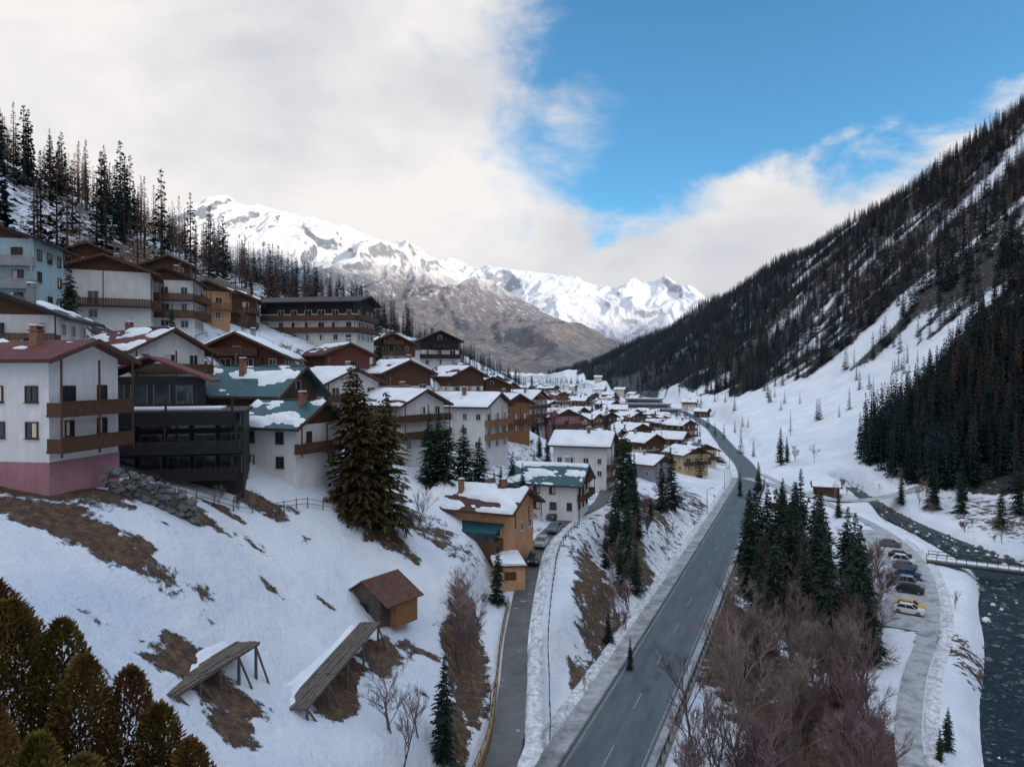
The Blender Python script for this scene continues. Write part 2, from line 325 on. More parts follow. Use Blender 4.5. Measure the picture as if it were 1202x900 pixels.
def ground_mat():
    m,nt,b=new_mat('snowy_ground'); N=nt.nodes; L=nt.links
    g=N.new('ShaderNodeNewGeometry'); at=N.new('ShaderNodeAttribute'); at.attribute_name='brown'; af=N.new('ShaderNodeAttribute'); af.attribute_name='woods'
    def noise(s,d=6,r=.6):
        n=N.new('ShaderNodeTexNoise'); n.inputs['Scale'].default_value=s; n.inputs['Detail'].default_value=d; n.inputs['Roughness'].default_value=r; L.new(g.outputs['Position'],n.inputs['Vector']); return n.outputs['Fac']
    def math_(op,a,bb,c=None):
        n=N.new('ShaderNodeMath'); n.operation=op
        for i,v in enumerate((a,bb,c)):
            if v is None: continue
            if isinstance(v,(int,float)): n.inputs[i].default_value=v
            else: L.new(v,n.inputs[i])
        return n.outputs[0]
    f=math_('MULTIPLY_ADD',noise(.45,11,.80),2.5,-1.25)
    f=math_('ADD',f,at.outputs['Fac'])
    mr=N.new('ShaderNodeMapRange'); mr.interpolation_type='SMOOTHSTEP'; mr.inputs['From Min'].default_value=.46; mr.inputs['From Max'].default_value=.60; L.new(f,mr.inputs['Value'])
    soil=N.new('ShaderNodeValToRGB'); e=soil.color_ramp.elements; e[0].position=.34; e[0].color=(.035,.025,.020,1); e[1].position=.68; e[1].color=(.23,.155,.095,1)
    x=e.new(.5); x.color=(.095,.060,.040,1); L.new(noise(1.4,11,.8),soil.inputs[0])
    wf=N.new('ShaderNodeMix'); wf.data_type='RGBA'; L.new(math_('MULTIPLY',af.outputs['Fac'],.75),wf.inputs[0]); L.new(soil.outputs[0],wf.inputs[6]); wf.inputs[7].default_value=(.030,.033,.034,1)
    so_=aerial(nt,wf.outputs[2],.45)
    sn=N.new('ShaderNodeValToRGB'); e=sn.color_ramp.elements; e[0].position=.3; e[0].color=(.60,.67,.77,1); e[1].position=.68; e[1].color=(.82,.84,.87,1); L.new(noise(.08,9,.65),sn.inputs[0])
    dirt=N.new('ShaderNodeMapRange'); dirt.inputs['From Min'].default_value=.60; dirt.inputs['From Max'].default_value=.78; dirt.inputs['To Max'].default_value=.45; L.new(noise(1.1,12,.85),dirt.inputs['Value'])
    md=N.new('ShaderNodeMix'); md.data_type='RGBA'; L.new(dirt.outputs[0],md.inputs[0]); L.new(sn.outputs[0],md.inputs[6]); md.inputs[7].default_value=(.30,.27,.25,1)
    mx=N.new('ShaderNodeMix'); mx.data_type='RGBA'; L.new(mr.outputs[0],mx.inputs[0]); L.new(md.outputs[2],mx.inputs[6]); L.new(so_,mx.inputs[7])
    L.new(mx.outputs[2],b.inputs['Base Color']); b.inputs['Roughness'].default_value=.8; b.inputs['Specular IOR Level'].default_value=.2
    bp=N.new('ShaderNodeBump'); bp.inputs['Strength'].default_value=1; bp.inputs['Distance'].default_value=.6
    hh=math_('ADD',noise(.4,8,.62),math_('MULTIPLY',noise(2.2,5,.7),.22)); hh=math_('SUBTRACT',hh,math_('MULTIPLY',mr.outputs[0],.4))
    L.new(hh,bp.inputs['Height']); L.new(bp.outputs[0],b.inputs['Normal']); return m
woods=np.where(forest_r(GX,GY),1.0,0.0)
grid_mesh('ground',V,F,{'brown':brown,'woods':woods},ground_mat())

# ---------------------------------------------------------------- distant mountains
def mountain_mat(name,snow_lo,snow_hi,amp,rock,low,forest,haze,fx=None):
    m,nt,b=new_mat(name); N=nt.nodes; L=nt.links
    g=N.new('ShaderNodeNewGeometry'); sp=N.new('ShaderNodeSeparateXYZ'); L.new(g.outputs['Position'],sp.inputs[0])
    sn=N.new('ShaderNodeSeparateXYZ'); L.new(g.outputs['Normal'],sn.inputs[0])
    def noise(s,d=8,r=.65):
        n=N.new('ShaderNodeTexNoise'); n.inputs['Scale'].default_value=s; n.inputs['Detail'].default_value=d; n.inputs['Roughness'].default_value=r; L.new(g.outputs['Position'],n.inputs['Vector']); return n.outputs['Fac']
    def mth(op,*a):
        n=N.new('ShaderNodeMath'); n.operation=op
        for i,v in enumerate(a):
            if isinstance(v,(int,float)): n.inputs[i].default_value=v
            else: L.new(v,n.inputs[i])
        return n.outputs[0]
    def mr(v,a,bb):
        n=N.new('ShaderNodeMapRange'); n.interpolation_type='SMOOTHSTEP'; n.inputs['From Min'].default_value=a; n.inputs['From Max'].default_value=bb; L.new(v,n.inputs['Value']); return n.outputs[0]
    def mix(f,a,c):
        n=N.new('ShaderNodeMix'); n.data_type='RGBA'
        for i,v in ((0,f),(6,a),(7,c)):
            if isinstance(v,(int,float)): n.inputs[i].default_value=v
            elif isinstance(v,tuple): n.inputs[i].default_value=v+(1,)
            else: L.new(v,n.inputs[i])
        return n.outputs[2]
    zz=mth('ADD',sp.outputs['Z'],mth('MULTIPLY_ADD',noise(.004,12,.8),amp*2,-amp))
    f=mr(zz,snow_lo,snow_hi)
    steep=mr(mth('ADD',sn.outputs['Z'],mth('MULTIPLY_ADD',noise(.012,8,.75),.6,-.3)),.48,.60)
    f=mth('MULTIPLY',f,mth('MULTIPLY_ADD',steep,.80,.20))
    # thin snow scattered through the woods below the snow line
    f=mth('MAXIMUM',f,mth('MULTIPLY',mr(noise(.02,12,.85),.52,.60),mth('MULTIPLY',mr(zz,150,600),.8)))
    lowc=mix(mr(noise(.006,12,.85),.42,.56),low,forest)
    lowc=mix(mr(noise(.03,8,.8),.52,.62),lowc,tuple(min(1,c*1.6) for c in low))
    lowc=mix(mr(zz,snow_lo-250,snow_lo),lowc,rock)
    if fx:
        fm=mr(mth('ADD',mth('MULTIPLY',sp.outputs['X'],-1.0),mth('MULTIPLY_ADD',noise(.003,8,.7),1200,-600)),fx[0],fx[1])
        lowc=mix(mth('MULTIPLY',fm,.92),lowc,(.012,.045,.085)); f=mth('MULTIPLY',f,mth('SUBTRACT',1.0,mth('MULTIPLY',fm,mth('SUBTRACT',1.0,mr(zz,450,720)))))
    c=mix(f,lowc,(.90,.90,.91)); c=mix(haze,c,(.36,.50,.70))  # air haze put into the slope colour as an even blue mix
    L.new(c,b.inputs['Base Color']); b.inputs['Roughness'].default_value=.9; b.inputs['Specular IOR Level'].default_value=.05
    bp=N.new('ShaderNodeBump'); bp.inputs['Strength'].default_value=.9; bp.inputs['Distance'].default_value=40
    L.new(noise(.012,10,.75),bp.inputs['Height']); L.new(bp.outputs[0],b.inputs['Normal'])
    return m
def mountain(name,xs,zs,y0,yr,y1,x0,x1,nx,ny,amp,sc,seed,mt,pw=1.15,keep=.45):
    X,Y=np.meshgrid(np.linspace(x0,x1,nx),np.linspace(y0,y1,ny))
    sil=np.interp(X,xs,zs); t=np.where(Y<yr,(Y-y0)/(yr-y0),(y1-Y)/(y1-yr)); t=np.clip(t,0,1)
    # soften the crest line so peaks are rounded, not spikes
    for q in (60,130): sil=(sil+np.interp(X-q,xs,zs)+np.interp(X+q,xs,zs))/3
    wx=fbm(X/900+seed,Y/900,3)*.35
    r=ridged(X/sc+wx+seed,Y/(sc*1.7)+wx,7)
    cr=1-sstep(.0,.16,np.abs(t-1))
    Z=sil*t**pw+(r-.25)*amp*(sstep(0,.45,t))*(1-(1-keep)*cr)*np.clip(sil/900,.25,1.2)
    Z=Z-60*(1-sstep(0,.06,t))
    V=np.stack([X,Y,Z],-1).reshape(-1,3); ii=np.arange(nx*ny).reshape(ny,nx)
    F=np.stack([ii[:-1,:-1],ii[:-1,1:],ii[1:,1:],ii[1:,:-1]],-1).reshape(-1,4)
    return grid_mesh(name,V,F,{},mt)
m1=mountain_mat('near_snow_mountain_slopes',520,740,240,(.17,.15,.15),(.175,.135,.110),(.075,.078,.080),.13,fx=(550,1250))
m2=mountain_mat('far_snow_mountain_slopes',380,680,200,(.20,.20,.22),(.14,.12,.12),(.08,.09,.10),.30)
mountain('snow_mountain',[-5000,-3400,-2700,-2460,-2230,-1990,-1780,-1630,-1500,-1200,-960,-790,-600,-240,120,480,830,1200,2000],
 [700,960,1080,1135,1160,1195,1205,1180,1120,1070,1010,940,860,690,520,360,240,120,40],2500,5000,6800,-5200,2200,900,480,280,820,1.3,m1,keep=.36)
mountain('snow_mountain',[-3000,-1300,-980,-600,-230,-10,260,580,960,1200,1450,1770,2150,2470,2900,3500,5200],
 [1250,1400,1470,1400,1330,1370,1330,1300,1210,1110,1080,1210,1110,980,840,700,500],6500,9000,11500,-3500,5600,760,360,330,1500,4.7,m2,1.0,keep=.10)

# ---------------------------------------------------------------- roads
def offs(line,o,dz=0):
    T=np.gradient(line[:,:2],axis=0); T/=np.linalg.norm(T,axis=1)[:,None]
    nrm=np.stack([T[:,1],-T[:,0]],-1); out=line.copy(); out[:,:2]+=nrm*(o[:,None] if isinstance(o,np.ndarray) else o); out[:,2]+=dz; return out
def strip(name,line,a,b,dz,mt,parent=None,seg=1):
    mb=MB(); L=line
    cols=[offs(L,a+(b-a)*k/seg,dz) for k in range(seg+1)]
    for c in cols: mb.v+=[tuple(p) for p in c]
    n=len(L)
    for k in range(seg):
        for i in range(n-1): mb.f.append((k*n+i,(k+1)*n+i,(k+1)*n+i+1,k*n+i+1))
    return mb.obj(name,mt,parent)
def wallstrip(mb,line,off,th,z0,z1):
    a=offs(line,off-th/2); b=offs(line,off+th/2); n=len(line); base=len(mb.v)
    for p in a: mb.v.append((p[0],p[1],p[2]+z0))
    for p in a: mb.v.append((p[0],p[1],p[2]+z1))
    for p in b: mb.v.append((p[0],p[1],p[2]+z1))
    for p in b: mb.v.append((p[0],p[1],p[2]+z0))
    for k in range(4):
        for i in range(n-1):
            kk=(k+1)%4; mb.f.append((base+k*n+i,base+k*n+i+1,base+kk*n+i+1,base+kk*n+i))
    mb.f.append((base,base+n,base+2*n,base+3*n)); mb.f.append((base+n-1,base+4*n-1,base+3*n-1,base+2*n-1))
def sel(line,y0,y1):
    i=np.nonzero((line[:,1]>=y0)&(line[:,1]<=y1))[0]; return line[i[0]:i[-1]+1]
def dens(line,m=3):
    t=np.arange(len(line)); tt=np.linspace(0,len(line)-1,(len(line)-1)*m+1); return np.stack([np.interp(tt,t,line[:,c]) for c in range(3)],-1)
def bank(name,line,off,wd,z,mt,seed=0,parent=None,hgt=.35):
    # ploughed snow bank beside a road: lumpy broken ridge
    line=dens(line); mb=MB(); n=len(line); k=6
    for j in range(k+1):
        q=j/k; c=offs(line,off+(q-.5)*wd)
        for i,p in enumerate(c):
            wv=float(fbm(i*.21+seed,j*.7,3)); hh=math.sin(math.pi*q)*(hgt*.75+hgt*2.0*float(fbm(i*.11+seed*3,j*.4+7.7,4)))
            mb.v.append((p[0]+wv*.6,p[1]+wv*.6,p[2]+z+max(hh,-.15)-.1*(1 if j in(0,k) else 0)))
    for j in range(k):
        for i in range(n-1): mb.f.append((j*n+i,(j+1)*n+i,(j+1)*n+i+1,j*n+i+1))
    return mb.obj(name,mt,parent,True)
rd=empty('main_road',(0,0,0))
strip('asphalt',road,-3.6,3.6,.0,M['asphalt'],rd)
nearroad=sel(road,-60,700)
strip('edge_line_1',nearroad,-3.3,-3.2,.006,M['paint_line'],rd); strip('edge_line_2',nearroad,3.2,3.3,.006,M['paint_line'],rd)
mb=MB(); Ln=sel(road,-60,420); a=offs(Ln,-.05,.006); b=offs(Ln,.05,.006)
for i in range(0,len(Ln)-3,6):
    n0=len(mb.v); mb.v+=[tuple(a[i]),tuple(b[i]),tuple(b[i+2]),tuple(a[i+2])]; mb.f.append((n0,n0+1,n0+2,n0+3))
mb.obj('centre_dashes',M['paint_line'],rd)
M['patch']=asphalt('asphalt_repair',(.045,.055,.06),0,.5)
mb=MB()
for i in range(16):
    k=R.randrange(70,len(Ln)-8); o=R.uniform(-2.6,1.2); wd=R.uniform(.5,1.6); n_=R.randrange(2,5); A0=offs(Ln,o,.003)[k:k+n_]; B0=offs(Ln,o+wd,.003)[k:k+n_]; n0=len(mb.v)
    mb.v+=[tuple(p) for p in A0]+[tuple(p) for p in B0]
    for j in range(n_-1): mb.f.append((n0+j,n0+n_+j,n0+n_+j+1,n0+j+1))
mb.obj('repair_patches',M['patch'],rd)
Ln=sel(road,-60,240)
mb=MB(); wallstrip(mb,Ln,-4.75,1.9,-.3,.13); mb.obj('pavement',M['walk'])
mb=MB(); wallstrip(mb,Ln,-3.69,.14,-.3,.15); mb.obj('kerb',M['concrete'])
Ln=sel(road,-40,238)
mb=MB(); wallstrip(mb,Ln,4.8,.45,-4.0,.22); mb.obj('retaining_wall',M['concrete'])
strip('road_verge',Ln,3.6,4.58,-.02,M['walk'])
mb=MB(); wallstrip(mb,Ln,4.75,.05,.62,.86); wallstrip(mb,Ln,4.75,.05,1.0,1.06)
op=offs(Ln,4.82)
for p in op: mb.box((p[0]-.05,p[1]-.05,.2),(p[0]+.05,p[1]+.05,1.0))
mb.obj('guardrail',M['dmetal'])
bank('roadside_snow_bank',sel(road,60,330),-6.6,1.6,.0,M['dsnow'],3,hgt=.28)
ln=empty('village_lane',(0,0,0)); strip('asphalt',sel(lane,0,420),-1.5,1.2,.0,M['lane'],ln)
bank('lane_snow_bank',sel(lane,50,135),2.0,1.7,-.12,M['dsnow'],1,hgt=.25)
Ln=sel(lane,45,90)
mb=MB(); wallstrip(mb,Ln,-1.85,.25,-.8,.45); mb.obj('ochre_lane_wall',mat('ochre_concrete',(.30,.19,.10),.9,.3,1))
mb=MB(); wallstrip(mb,Ln,-1.85,.05,1.0,1.06)
for p in offs(Ln,-1.85): mb.box((p[0]-.03,p[1]-.03,p[2]+.4),(p[0]+.03,p[1]+.03,p[2]+1.0))
mb.obj('lane_railing',M['dmetal'])
Ln=sel(lane,62,124)
mb=MB(); wallstrip(mb,Ln,3.5,.05,.45,.53); wallstrip(mb,Ln,3.5,.05,.8,.88)
for p in offs(Ln,3.5): mb.box((p[0]-.05,p[1]-.05,p[2]-.4),(p[0]+.05,p[1]+.05,p[2]+.95))
mb.obj('wooden_fence',M['oldwood'])
strip('riverside_path',path,-1.3,1.2,.0,M['path'],seg=2)
bank('path_snow_bank',sel(path,55,160),2.1,1.8,-.1,M['dsnow'],5,hgt=.3)
strip('parking_lot',sel(path,100,168),-6.5,-1.3,.02,M['path'],seg=3)
strip('upper_street',upper,-2,2,.06,M['lane'])
strip('side_road',sideroad,-2,2,.03,M['path'])
# river
def water_mat():
    m,nt,b=new_mat('river_water'); N=nt.nodes; L=nt.links
    g=N.new('ShaderNodeNewGeometry')
    n=N.new('ShaderNodeTexNoise'); n.inputs['Scale'].default_value=1.1; n.inputs['Detail'].default_value=10; n.inputs['Roughness'].default_value=.75; n.inputs['Distortion'].default_value=.8
    L.new(g.outputs['Position'],n.inputs['Vector'])
    r=N.new('ShaderNodeValToRGB'); e=r.color_ramp.elements; e[0].position=.0; e[0].color=(.003,.012,.020,1); e[1].position=.56; e[1].color=(.008,.030,.042,1)
    x=e.new(.68); x.color=(.35,.45,.5,1); L.new(n.outputs['Fac'],r.inputs[0]); L.new(r.outputs[0],b.inputs['Base Color'])
    b.inputs['Roughness'].default_value=.35; b.inputs['Specular IOR Level'].default_value=.2
    bp=N.new('ShaderNodeBump'); bp.inputs['Strength'].default_value=1; bp.inputs['Distance'].default_value=.5; L.new(n.outputs['Fac'],bp.inputs['Height']); L.new(bp.outputs[0],b.inputs['Normal']); return m
rw=np.array([rivw(y) for y in river[:,1]])+.6
strip('river_water',river,-rw,rw,0,water_mat(),seg=4)
def rock(mb,x,y,z,r,rr):
    n=len(mb.v); k=7
    rings=[]
    for j in range(4):
        ph=j/3*math.pi/2; rings.append([(x+math.cos(ph)*r*rr.uniform(.75,1.15)*math.cos(2*math.pi*i/k+j*.3),y+math.cos(ph)*r*rr.uniform(.75,1.15)*math.sin(2*math.pi*i/k+j*.3),z-.3*r+math.sin(ph)*r*.9*rr.uniform(.85,1.1)) for i in range(k)])
    for rg in rings: mb.v+=rg
    for j in range(3):
        for i in range(k): mb.f.append((n+j*k+i,n+j*k+(i+1)%k,n+(j+1)*k+(i+1)%k,n+(j+1)*k+i))
mb=MB(); ms=MB()
for i in range(560):
    j=R.randrange(20,len(river)-3); o=R.choice([-1,1])*R.uniform(.25,1.1)*(1 if R.random()<.75 else .4)*rw[j]; p=offs(river[j-2:j+3],o)[2]
    r=R.choice([.18,.25,.35,.5,.75])*R.uniform(.8,1.3); rock(mb,p[0],p[1],p[2],r,R)
    if R.random()<.25: rock(ms,p[0],p[1],p[2]+r*.45,r*.7,R)
mb.obj('river_rocks',M['stone'],None,False); ms.obj('snow_on_river_rocks',M['snow'],None,True)

# ---------------------------------------------------------------- houses
HF=[]
def house(name,x,y,z,w,d,n,rot,wall='white',roof='r_brown',snow=.6,clad=0,cladm='wood',rise=None,balc='f',brange=(0,1),base=None,baseh=1.2,det=2,over=1.2,frame='frame_w',balm='wood',chim=1,seed=None):
    rr=random.Random(seed if seed is not None else int(x*13+y*7)); E=empty(name,(x,y,z),rot); HF.append((x,y,max(w,d)/2+over+.8))
    st=2.8; h=n*st; r=rise if rise is not None else w*.21; hw=w/2; hd=d/2; sl=r/hw
    mb=MB(); mb.prism([(-hw,-6),(hw,-6),(hw,h),(0,h+r),(-hw,h)],-hd,hd); mb.obj('walls',M[wall],E)
    if base:
        mb=MB(); mb.box((-hw-.05,-hd-.05,-6.1),(hw+.05,hd+.05,baseh)); mb.obj('plinth',M[base],E)
    if clad:
        zc=h-clad*st; mb=MB(); k=.05; mb.prism([(-hw-k,zc),(hw+k,zc),(hw+k,h-.02),(0,h+r-.02),(-hw-k,h-.02)],-hd-k,hd+k); mb.obj('timber_cladding',M[cladm],E)
    elif rr.random()<.6:
        mb=MB(); k=.05; mb.prism([(-hw*.98,h+.02*sl),(hw*.98,h+.02*sl),(0,h+r-.03)],-hd-k,hd+k); mb.obj('gable_boards',M['wood'],E)
    t=.24; o=over; ex=hw+o; ez=h-o*sl
    mb=MB(); mb.prism([(-ex,ez+.01),(0,h+r+.01),(ex,ez+.01),(ex,ez+t),(0,h+r+t),(-ex,ez+t)],-hd-o,hd+o); mb.obj('roof',M[roof],E)
    mb=MB()
    for s in (-1,1):
        y0=s*(hd+o+.003); y1=s*(hd+o+.08); mb.prism([(-ex-.04,ez-.12),(0,h+r-.12),(ex+.04,ez-.12),(ex+.04,ez+t+.05),(0,h+r+t+.05),(-ex-.04,ez+t+.05)],min(y0,y1),max(y0,y1))
    for s in (-1,1): mb.box((s*(ex+.003),-hd-o,ez-.06),(s*(ex+.12),hd+o,ez+.1))
    mb.obj('bargeboards',M['wood' if roof!='r_dark' else 'dark'],E)
    if det>1:
        mb=MB(); q=-hd-o+.3
        while q<hd+o-.2:
            for s in (-1,1): mb.box((s*(hw+.06),q-.06,ez+.02),(s*(ex-.05),q+.06,ez-.08+.12))
            q+=1.0
        mb.obj('rafter_ends',M['wood'],E)
    if snow>0:
        mb=MB(); na=16 if det>1 else 9; nb=max(10,int((d+2*o)*(1.8 if det>1 else .9)))
        nx,nz=sl/math.hypot(1,sl),1/math.hypot(1,sl)
        for s in (-1,1):
            sx=rr.uniform(0,99); T=rr.uniform(.22,.45); A,B=np.meshgrid(np.linspace(.0,1,na+1),np.linspace(0,1,nb+1))
            nz_=fbm(A*2.2+sx,B*(d/5)+sx,4); bias=(snow-.5)*1.9+rr.uniform(-.12,.12)
            m=sstep(-.06,.14,nz_*1.4+bias-(A-.5)*.25*(1 if snow<.85 else 0))
            ed=np.minimum(np.minimum(B,1-B)*nb/1.0,(1-A)*na/1.0); m=m*np.clip(ed*1.2,0,1)
            base_=len(mb.v); hh=(m*T*(1+.35*fbm(A*4+sx,B*d/2.5,2)))-.06
            for j in range(nb+1):
                for i in range(na+1):
                    q=A[j,i]*ex; mb.v.append((s*(q+(nx*hh[j,i] if i>0 else 0)),-hd-o+.02+(d+2*o-.04)*B[j,i],h+r+t-q*sl+nz*hh[j,i]))
            for j in range(nb):
                for i in range(na):
                    if m[j:j+2,i:i+2].max()>.02:
                        q=(base_+j*(na+1)+i,base_+j*(na+1)+i+1,base_+(j+1)*(na+1)+i+1,base_+(j+1)*(na+1)+i); mb.f.append(q if s>0 else q[::-1])
        mb.obj('roof_snow',M['snow'],E,True)
    fr=MB(); gl=MB(); sh=MB()
    def bx(m,face,s0,s1,n0,n1,z0,z1):
        if face=='f': m.box((s0,-hd-n0,z0),(s1,-hd-n1,z1))
        elif face=='b': m.box((s0,hd+n0,z0),(s1,hd+n1,z1))
        elif face=='l': m.box((-hw-n0,s0,z0),(-hw-n1,s1,z1))
        else: m.box((hw+n0,s0,z0),(hw+n1,s1,z1))
    balf={'f':balc.count('f')>0,'r':'r' in balc,'l':'l' in balc,'b':False}
    bal=MB()
    ns=int(n+.01)
    for face in 'flrb':
        W=w if face in 'fb' else d; cnt=max(2,int(W/3.0)); 
        for k in range(ns):
            for c in range(cnt):
                if rr.random()<.12: continue
                s=-W/2+W*(c+.5)/cnt+rr.uniform(-.12,.12); fx=(s+W/2)/W
                door=balf[face] and k>0 and brange[0]<=fx<=brange[1] and rr.random()<.6
                ww=(.55 if not door else .75)*rr.choice([1,1,.85,1.15]); z0=k*st+(.95 if not door else .12); z1=k*st+2.25
                if base and k==0: z0=max(z0,baseh+.15)
                if z1-z0<.4: continue
                bx(gl,face,s-ww+.06,s+ww-.06,.03,.08,z0+.06,z1-.06)
                for a0,a1,b0,b1 in ((s-ww,s-ww+.08,z0,z1),(s+ww-.08,s+ww,z0,z1),(s-ww+.08,s+ww-.08,z0,z0+.08),(s-ww+.08,s+ww-.08,z1-.08,z1),(s-.03,s+.03,z0+.08,z1-.08)):
                    bx(fr,face,a0,a1,.02,.14,b0,b1)
                if rr.random()<.35: bx(sh,face,s-ww+.08,s-.05,.082,.10,z0+.1,z1-.1)
                if not door: bx(fr,face,s-ww-.08,s+ww+.08,.02,.22,z0-.07,z0-.002)
        if balf[face]:
            a0=-W/2+W*brange[0]-(.3 if brange[0]==0 else 0); a1=-W/2+W*brange[1]+(.3 if brange[1]==1 else 0); dp=min(1.35,o+.1)
            for k in range(1,ns+ (1 if (face in 'f' and r>2.4 and n>=2) else 0)):
                zb=k*st
                lo,hi=(a0,a1) if k<ns else (a0*.45,a1*.45)
                bx(bal,face,lo,hi,.0,dp,zb-.18,zb)
                bx(bal,face,lo,hi,dp-.02,dp+.07,zb+.98,zb+1.06)
                if det>1:
                    q=lo
                    while q<hi-.1:
                        bx(bal,face,q,q+.17,dp-.01,dp+.03,zb-.1,zb+.975); q+=.21
                else: bx(bal,face,lo,hi,dp-.01,dp+.04,zb-.12,zb+.95)
                for e_ in (lo,hi):
                    s_=1 if e_==lo else -1
                    bx(bal,face,e_+s_*.005,e_+s_*.055,.06,dp-.03,zb+.002,zb+.95)
            for e_ in (a0+.1,a1-.1,(a0+a1)/2): bx(bal,face,e_-.07,e_+.07,dp-.13,dp-.015,st-.5,h-.15)
    if r>2.4:
        zz=h+.15; face='f'
        bx(gl,face,-.5,.5,.06,.10,zz,zz+1.1); bx(fr,face,-.58,-.5,.02,.14,zz,zz+1.15); bx(fr,face,.5,.58,.02,.14,zz,zz+1.15); bx(fr,face,-.58,.58,.02,.14,zz+1.15,zz+1.23)
    gl.obj('window_glass',M['glass'],E); fr.obj('window_frames',M[frame],E); bal.obj('balconies',M[balm],E); sh.obj('curtains',M['cream'],E)
    mb=MB(); sc=MB()
    for i in range(chim):
        cx=rr.uniform(-.25,.25)*w; cy=rr.uniform(-.3,.3)*d; zt=h+r+.9
        mb.box((cx-.35,cy-.35,h),(cx+.35,cy+.35,zt)); mb.box((cx-.45,cy-.45,zt),(cx+.45,cy+.45,zt+.1))
        for q in(-1,1): mb.box((cx+q*.3-.05,cy-.3,zt+.1),(cx+q*.3+.05,cy+.3,zt+.35))
        mb.box((cx-.42,cy-.38,zt+.35),(cx+.42,cy+.38,zt+.42)); sc.box((cx-.36,cy-.33,zt+.42),(cx+.36,cy+.33,zt+.56))
    mb.obj('chimneys',M['chim'] if rr.random()<.5 else M['grey'],E); sc.obj('chimney_snow',M['snow'],E)
    if chim and det>1:
        an=MB(); an.cone((w*.1,d*.3,h+r*.6),(w*.1,d*.3,h+r+2.2),.035,.03,5); an.cone((w*.1-.5,d*.3,h+r+2.0),(w*.1+.5,d*.3,h+r+2.0),.02,.02,4); an.cone((w*.1-.35,d*.3,h+r+1.6),(w*.1+.35,d*.3,h+r+1.6),.02,.02,4); an.obj('aerial',M['metal'],E)
    return E
# near-left row
house('white_apartment_house',-42.7,59.9,26.3,7.6,15,3.6,81,'white','r_red',.3,0,balc='f',brange=(0,1),base='pink',baseh=1.9,frame='frame_b',balm='wood',over=1.25,rise=1.3)
house('turquoise_roof_chalet',-35.0,97,24.8,9.5,13,2.9,74,'wood','r_teal',.42,0,'wood',balc='f',balm='wood',frame='frame_w',rise=3.0,over=1.4)
house('white_house_with_teal_roof',-26.8,86,23.4,8.8,8.5,2.1,68,'white','r_teal',.42,0,balc='f',balm='wood',rise=2.4,over=1.0,frame='frame_b')
house('timber_chalet',-43.5,116,32.5,14,12,2,8,'redwood','r_red',.7,0,balc='f',balm='wood',rise=3.3,over=1.6)
house('snowy_roof_house',-47,90,32.5,10,11,2,62,'white','r_red',.5,0,'wood',balc='f',rise=2.4)
house('white_guesthouse',-64.2,113,42.7,12.5,11,2.9,24,'white','r_red',.2,0,balc='fr',balm='wood',rise=2.2,over=1.5)
house('white_chalet',-59.5,124,42,9.0,9,3.2,14,'white','r_dark',.15,0,'white',balc='fr',balm='wood',rise=1.9)
house('orange_house',-60,139,44.8,8.5,9,2.2,25,'orange','r_brown',.2,0,balc='f',balm='honey')
house('timber_house',-60,156,45.5,8,9,2,15,'wood','r_brown',.35,0,balc='f')
house('white_chalet',-55,79,35.5,11,9,2.1,14,'white','r_dark',.35,0,'wood',balc='f',balm='wood',rise=2.2,over=1.5)
house('pale_blue_apartment_house',-66,92,43,11,9,3.2,12,'teal_wall','r_dark',.25,0,balc='f',balm='metal',rise=1.8,frame='frame_b')
house('timber_house',-80,134,51.5,9,9,2,30,'wood','r_brown',.2,0,balc='f')
house('white_chalet',-72,150,52,8,9,2,20,'white','r_brown',.3,1,'wood',balc='f')
house('white_chalet',-70,128,47.5,8,9,2.1,20,'white','r_brown',.2,1,'wood',balc='f')
house('hotel',-46,169,42.0,12,23,3.5,82,'white','r_dark',.08,1,'dark',balc='fl',balm='wood',rise=1.5,over=1.5,det=1,chim=3)
house('timber_chalet',-35,192,37.5,12,11,2.1,35,'white','r_brown',.4,1,'wood',balc='f',det=1)
house('black_and_white_chalet',-22,206,37.0,11,10,2.8,18,'white','r_dark',.1,1,'dark',balc='f',balm='dark',rise=2.5,det=1)
house('snowy_roof_house',-31.5,126,27.8,11,11,2.1,48,'white','r_brown',.95,0,'wood',balc='f',det=2)
house('timber_chalet',-25,151,28,11,11,2.7,38,'white','r_brown',.65,1,'wood',balc='fl',balm='wood')
house('timber_chalet',-37,150,34,10,10,1.9,40,'redwood','r_brown',.5,0,balc='f',det=1)
house('white_guesthouse',-19.5,123,21.8,10.5,11,3.0,54,'white','r_brown',.8,0,'wood',balc='fl',balm='wood')
house('white_guesthouse',-10,150,19.3,11,15,3.4,66,'white','r_brown',.85,0,'honey',balc='f',balm='honey')
house('timber_chalet',-15.5,190,27,11,11,2.8,45,'white','r_brown',.6,1,'wood',balc='f',det=1)
house('timber_chalet',-3,184,20,10.5,11,2.8,50,'honey','r_brown',.8,0,balc='f',det=1)
house('apartment_house',3,232,16,12,13,4,60,'white','r_brown',.8,0,'wood',balc='f',det=1)
house('red_house',15,236,12.5,10.5,11,3.2,30,'pink','r_red',.6,0,balc='f',det=1)
house('white_house_with_teal_roof',7.4,133,9.8,9.5,12,2.1,72,'white','r_teal',.45,0,balc='f',rise=2.5,frame='frame_b')
house('white_house',17,167,8.2,10,12.5,3.9,72,'white','r_brown',.97,0,balc='f',balm='wood',rise=2.4)
E=house('orange_chalet',-4.6,107.5,11.0,9.4,13,1.75,66,'orange','r_brown',.60,0,'wood',balc='f',balm='wood',rise=2.2,over=1.4,chim=3)
mb=MB(); mb.prism([(-8.0,1.9),(-4.82,2.7),(-4.82,2.82),(-8.0,2.02)],-6,3.5); mb.obj('porch_roof',M['r_teal'],E)
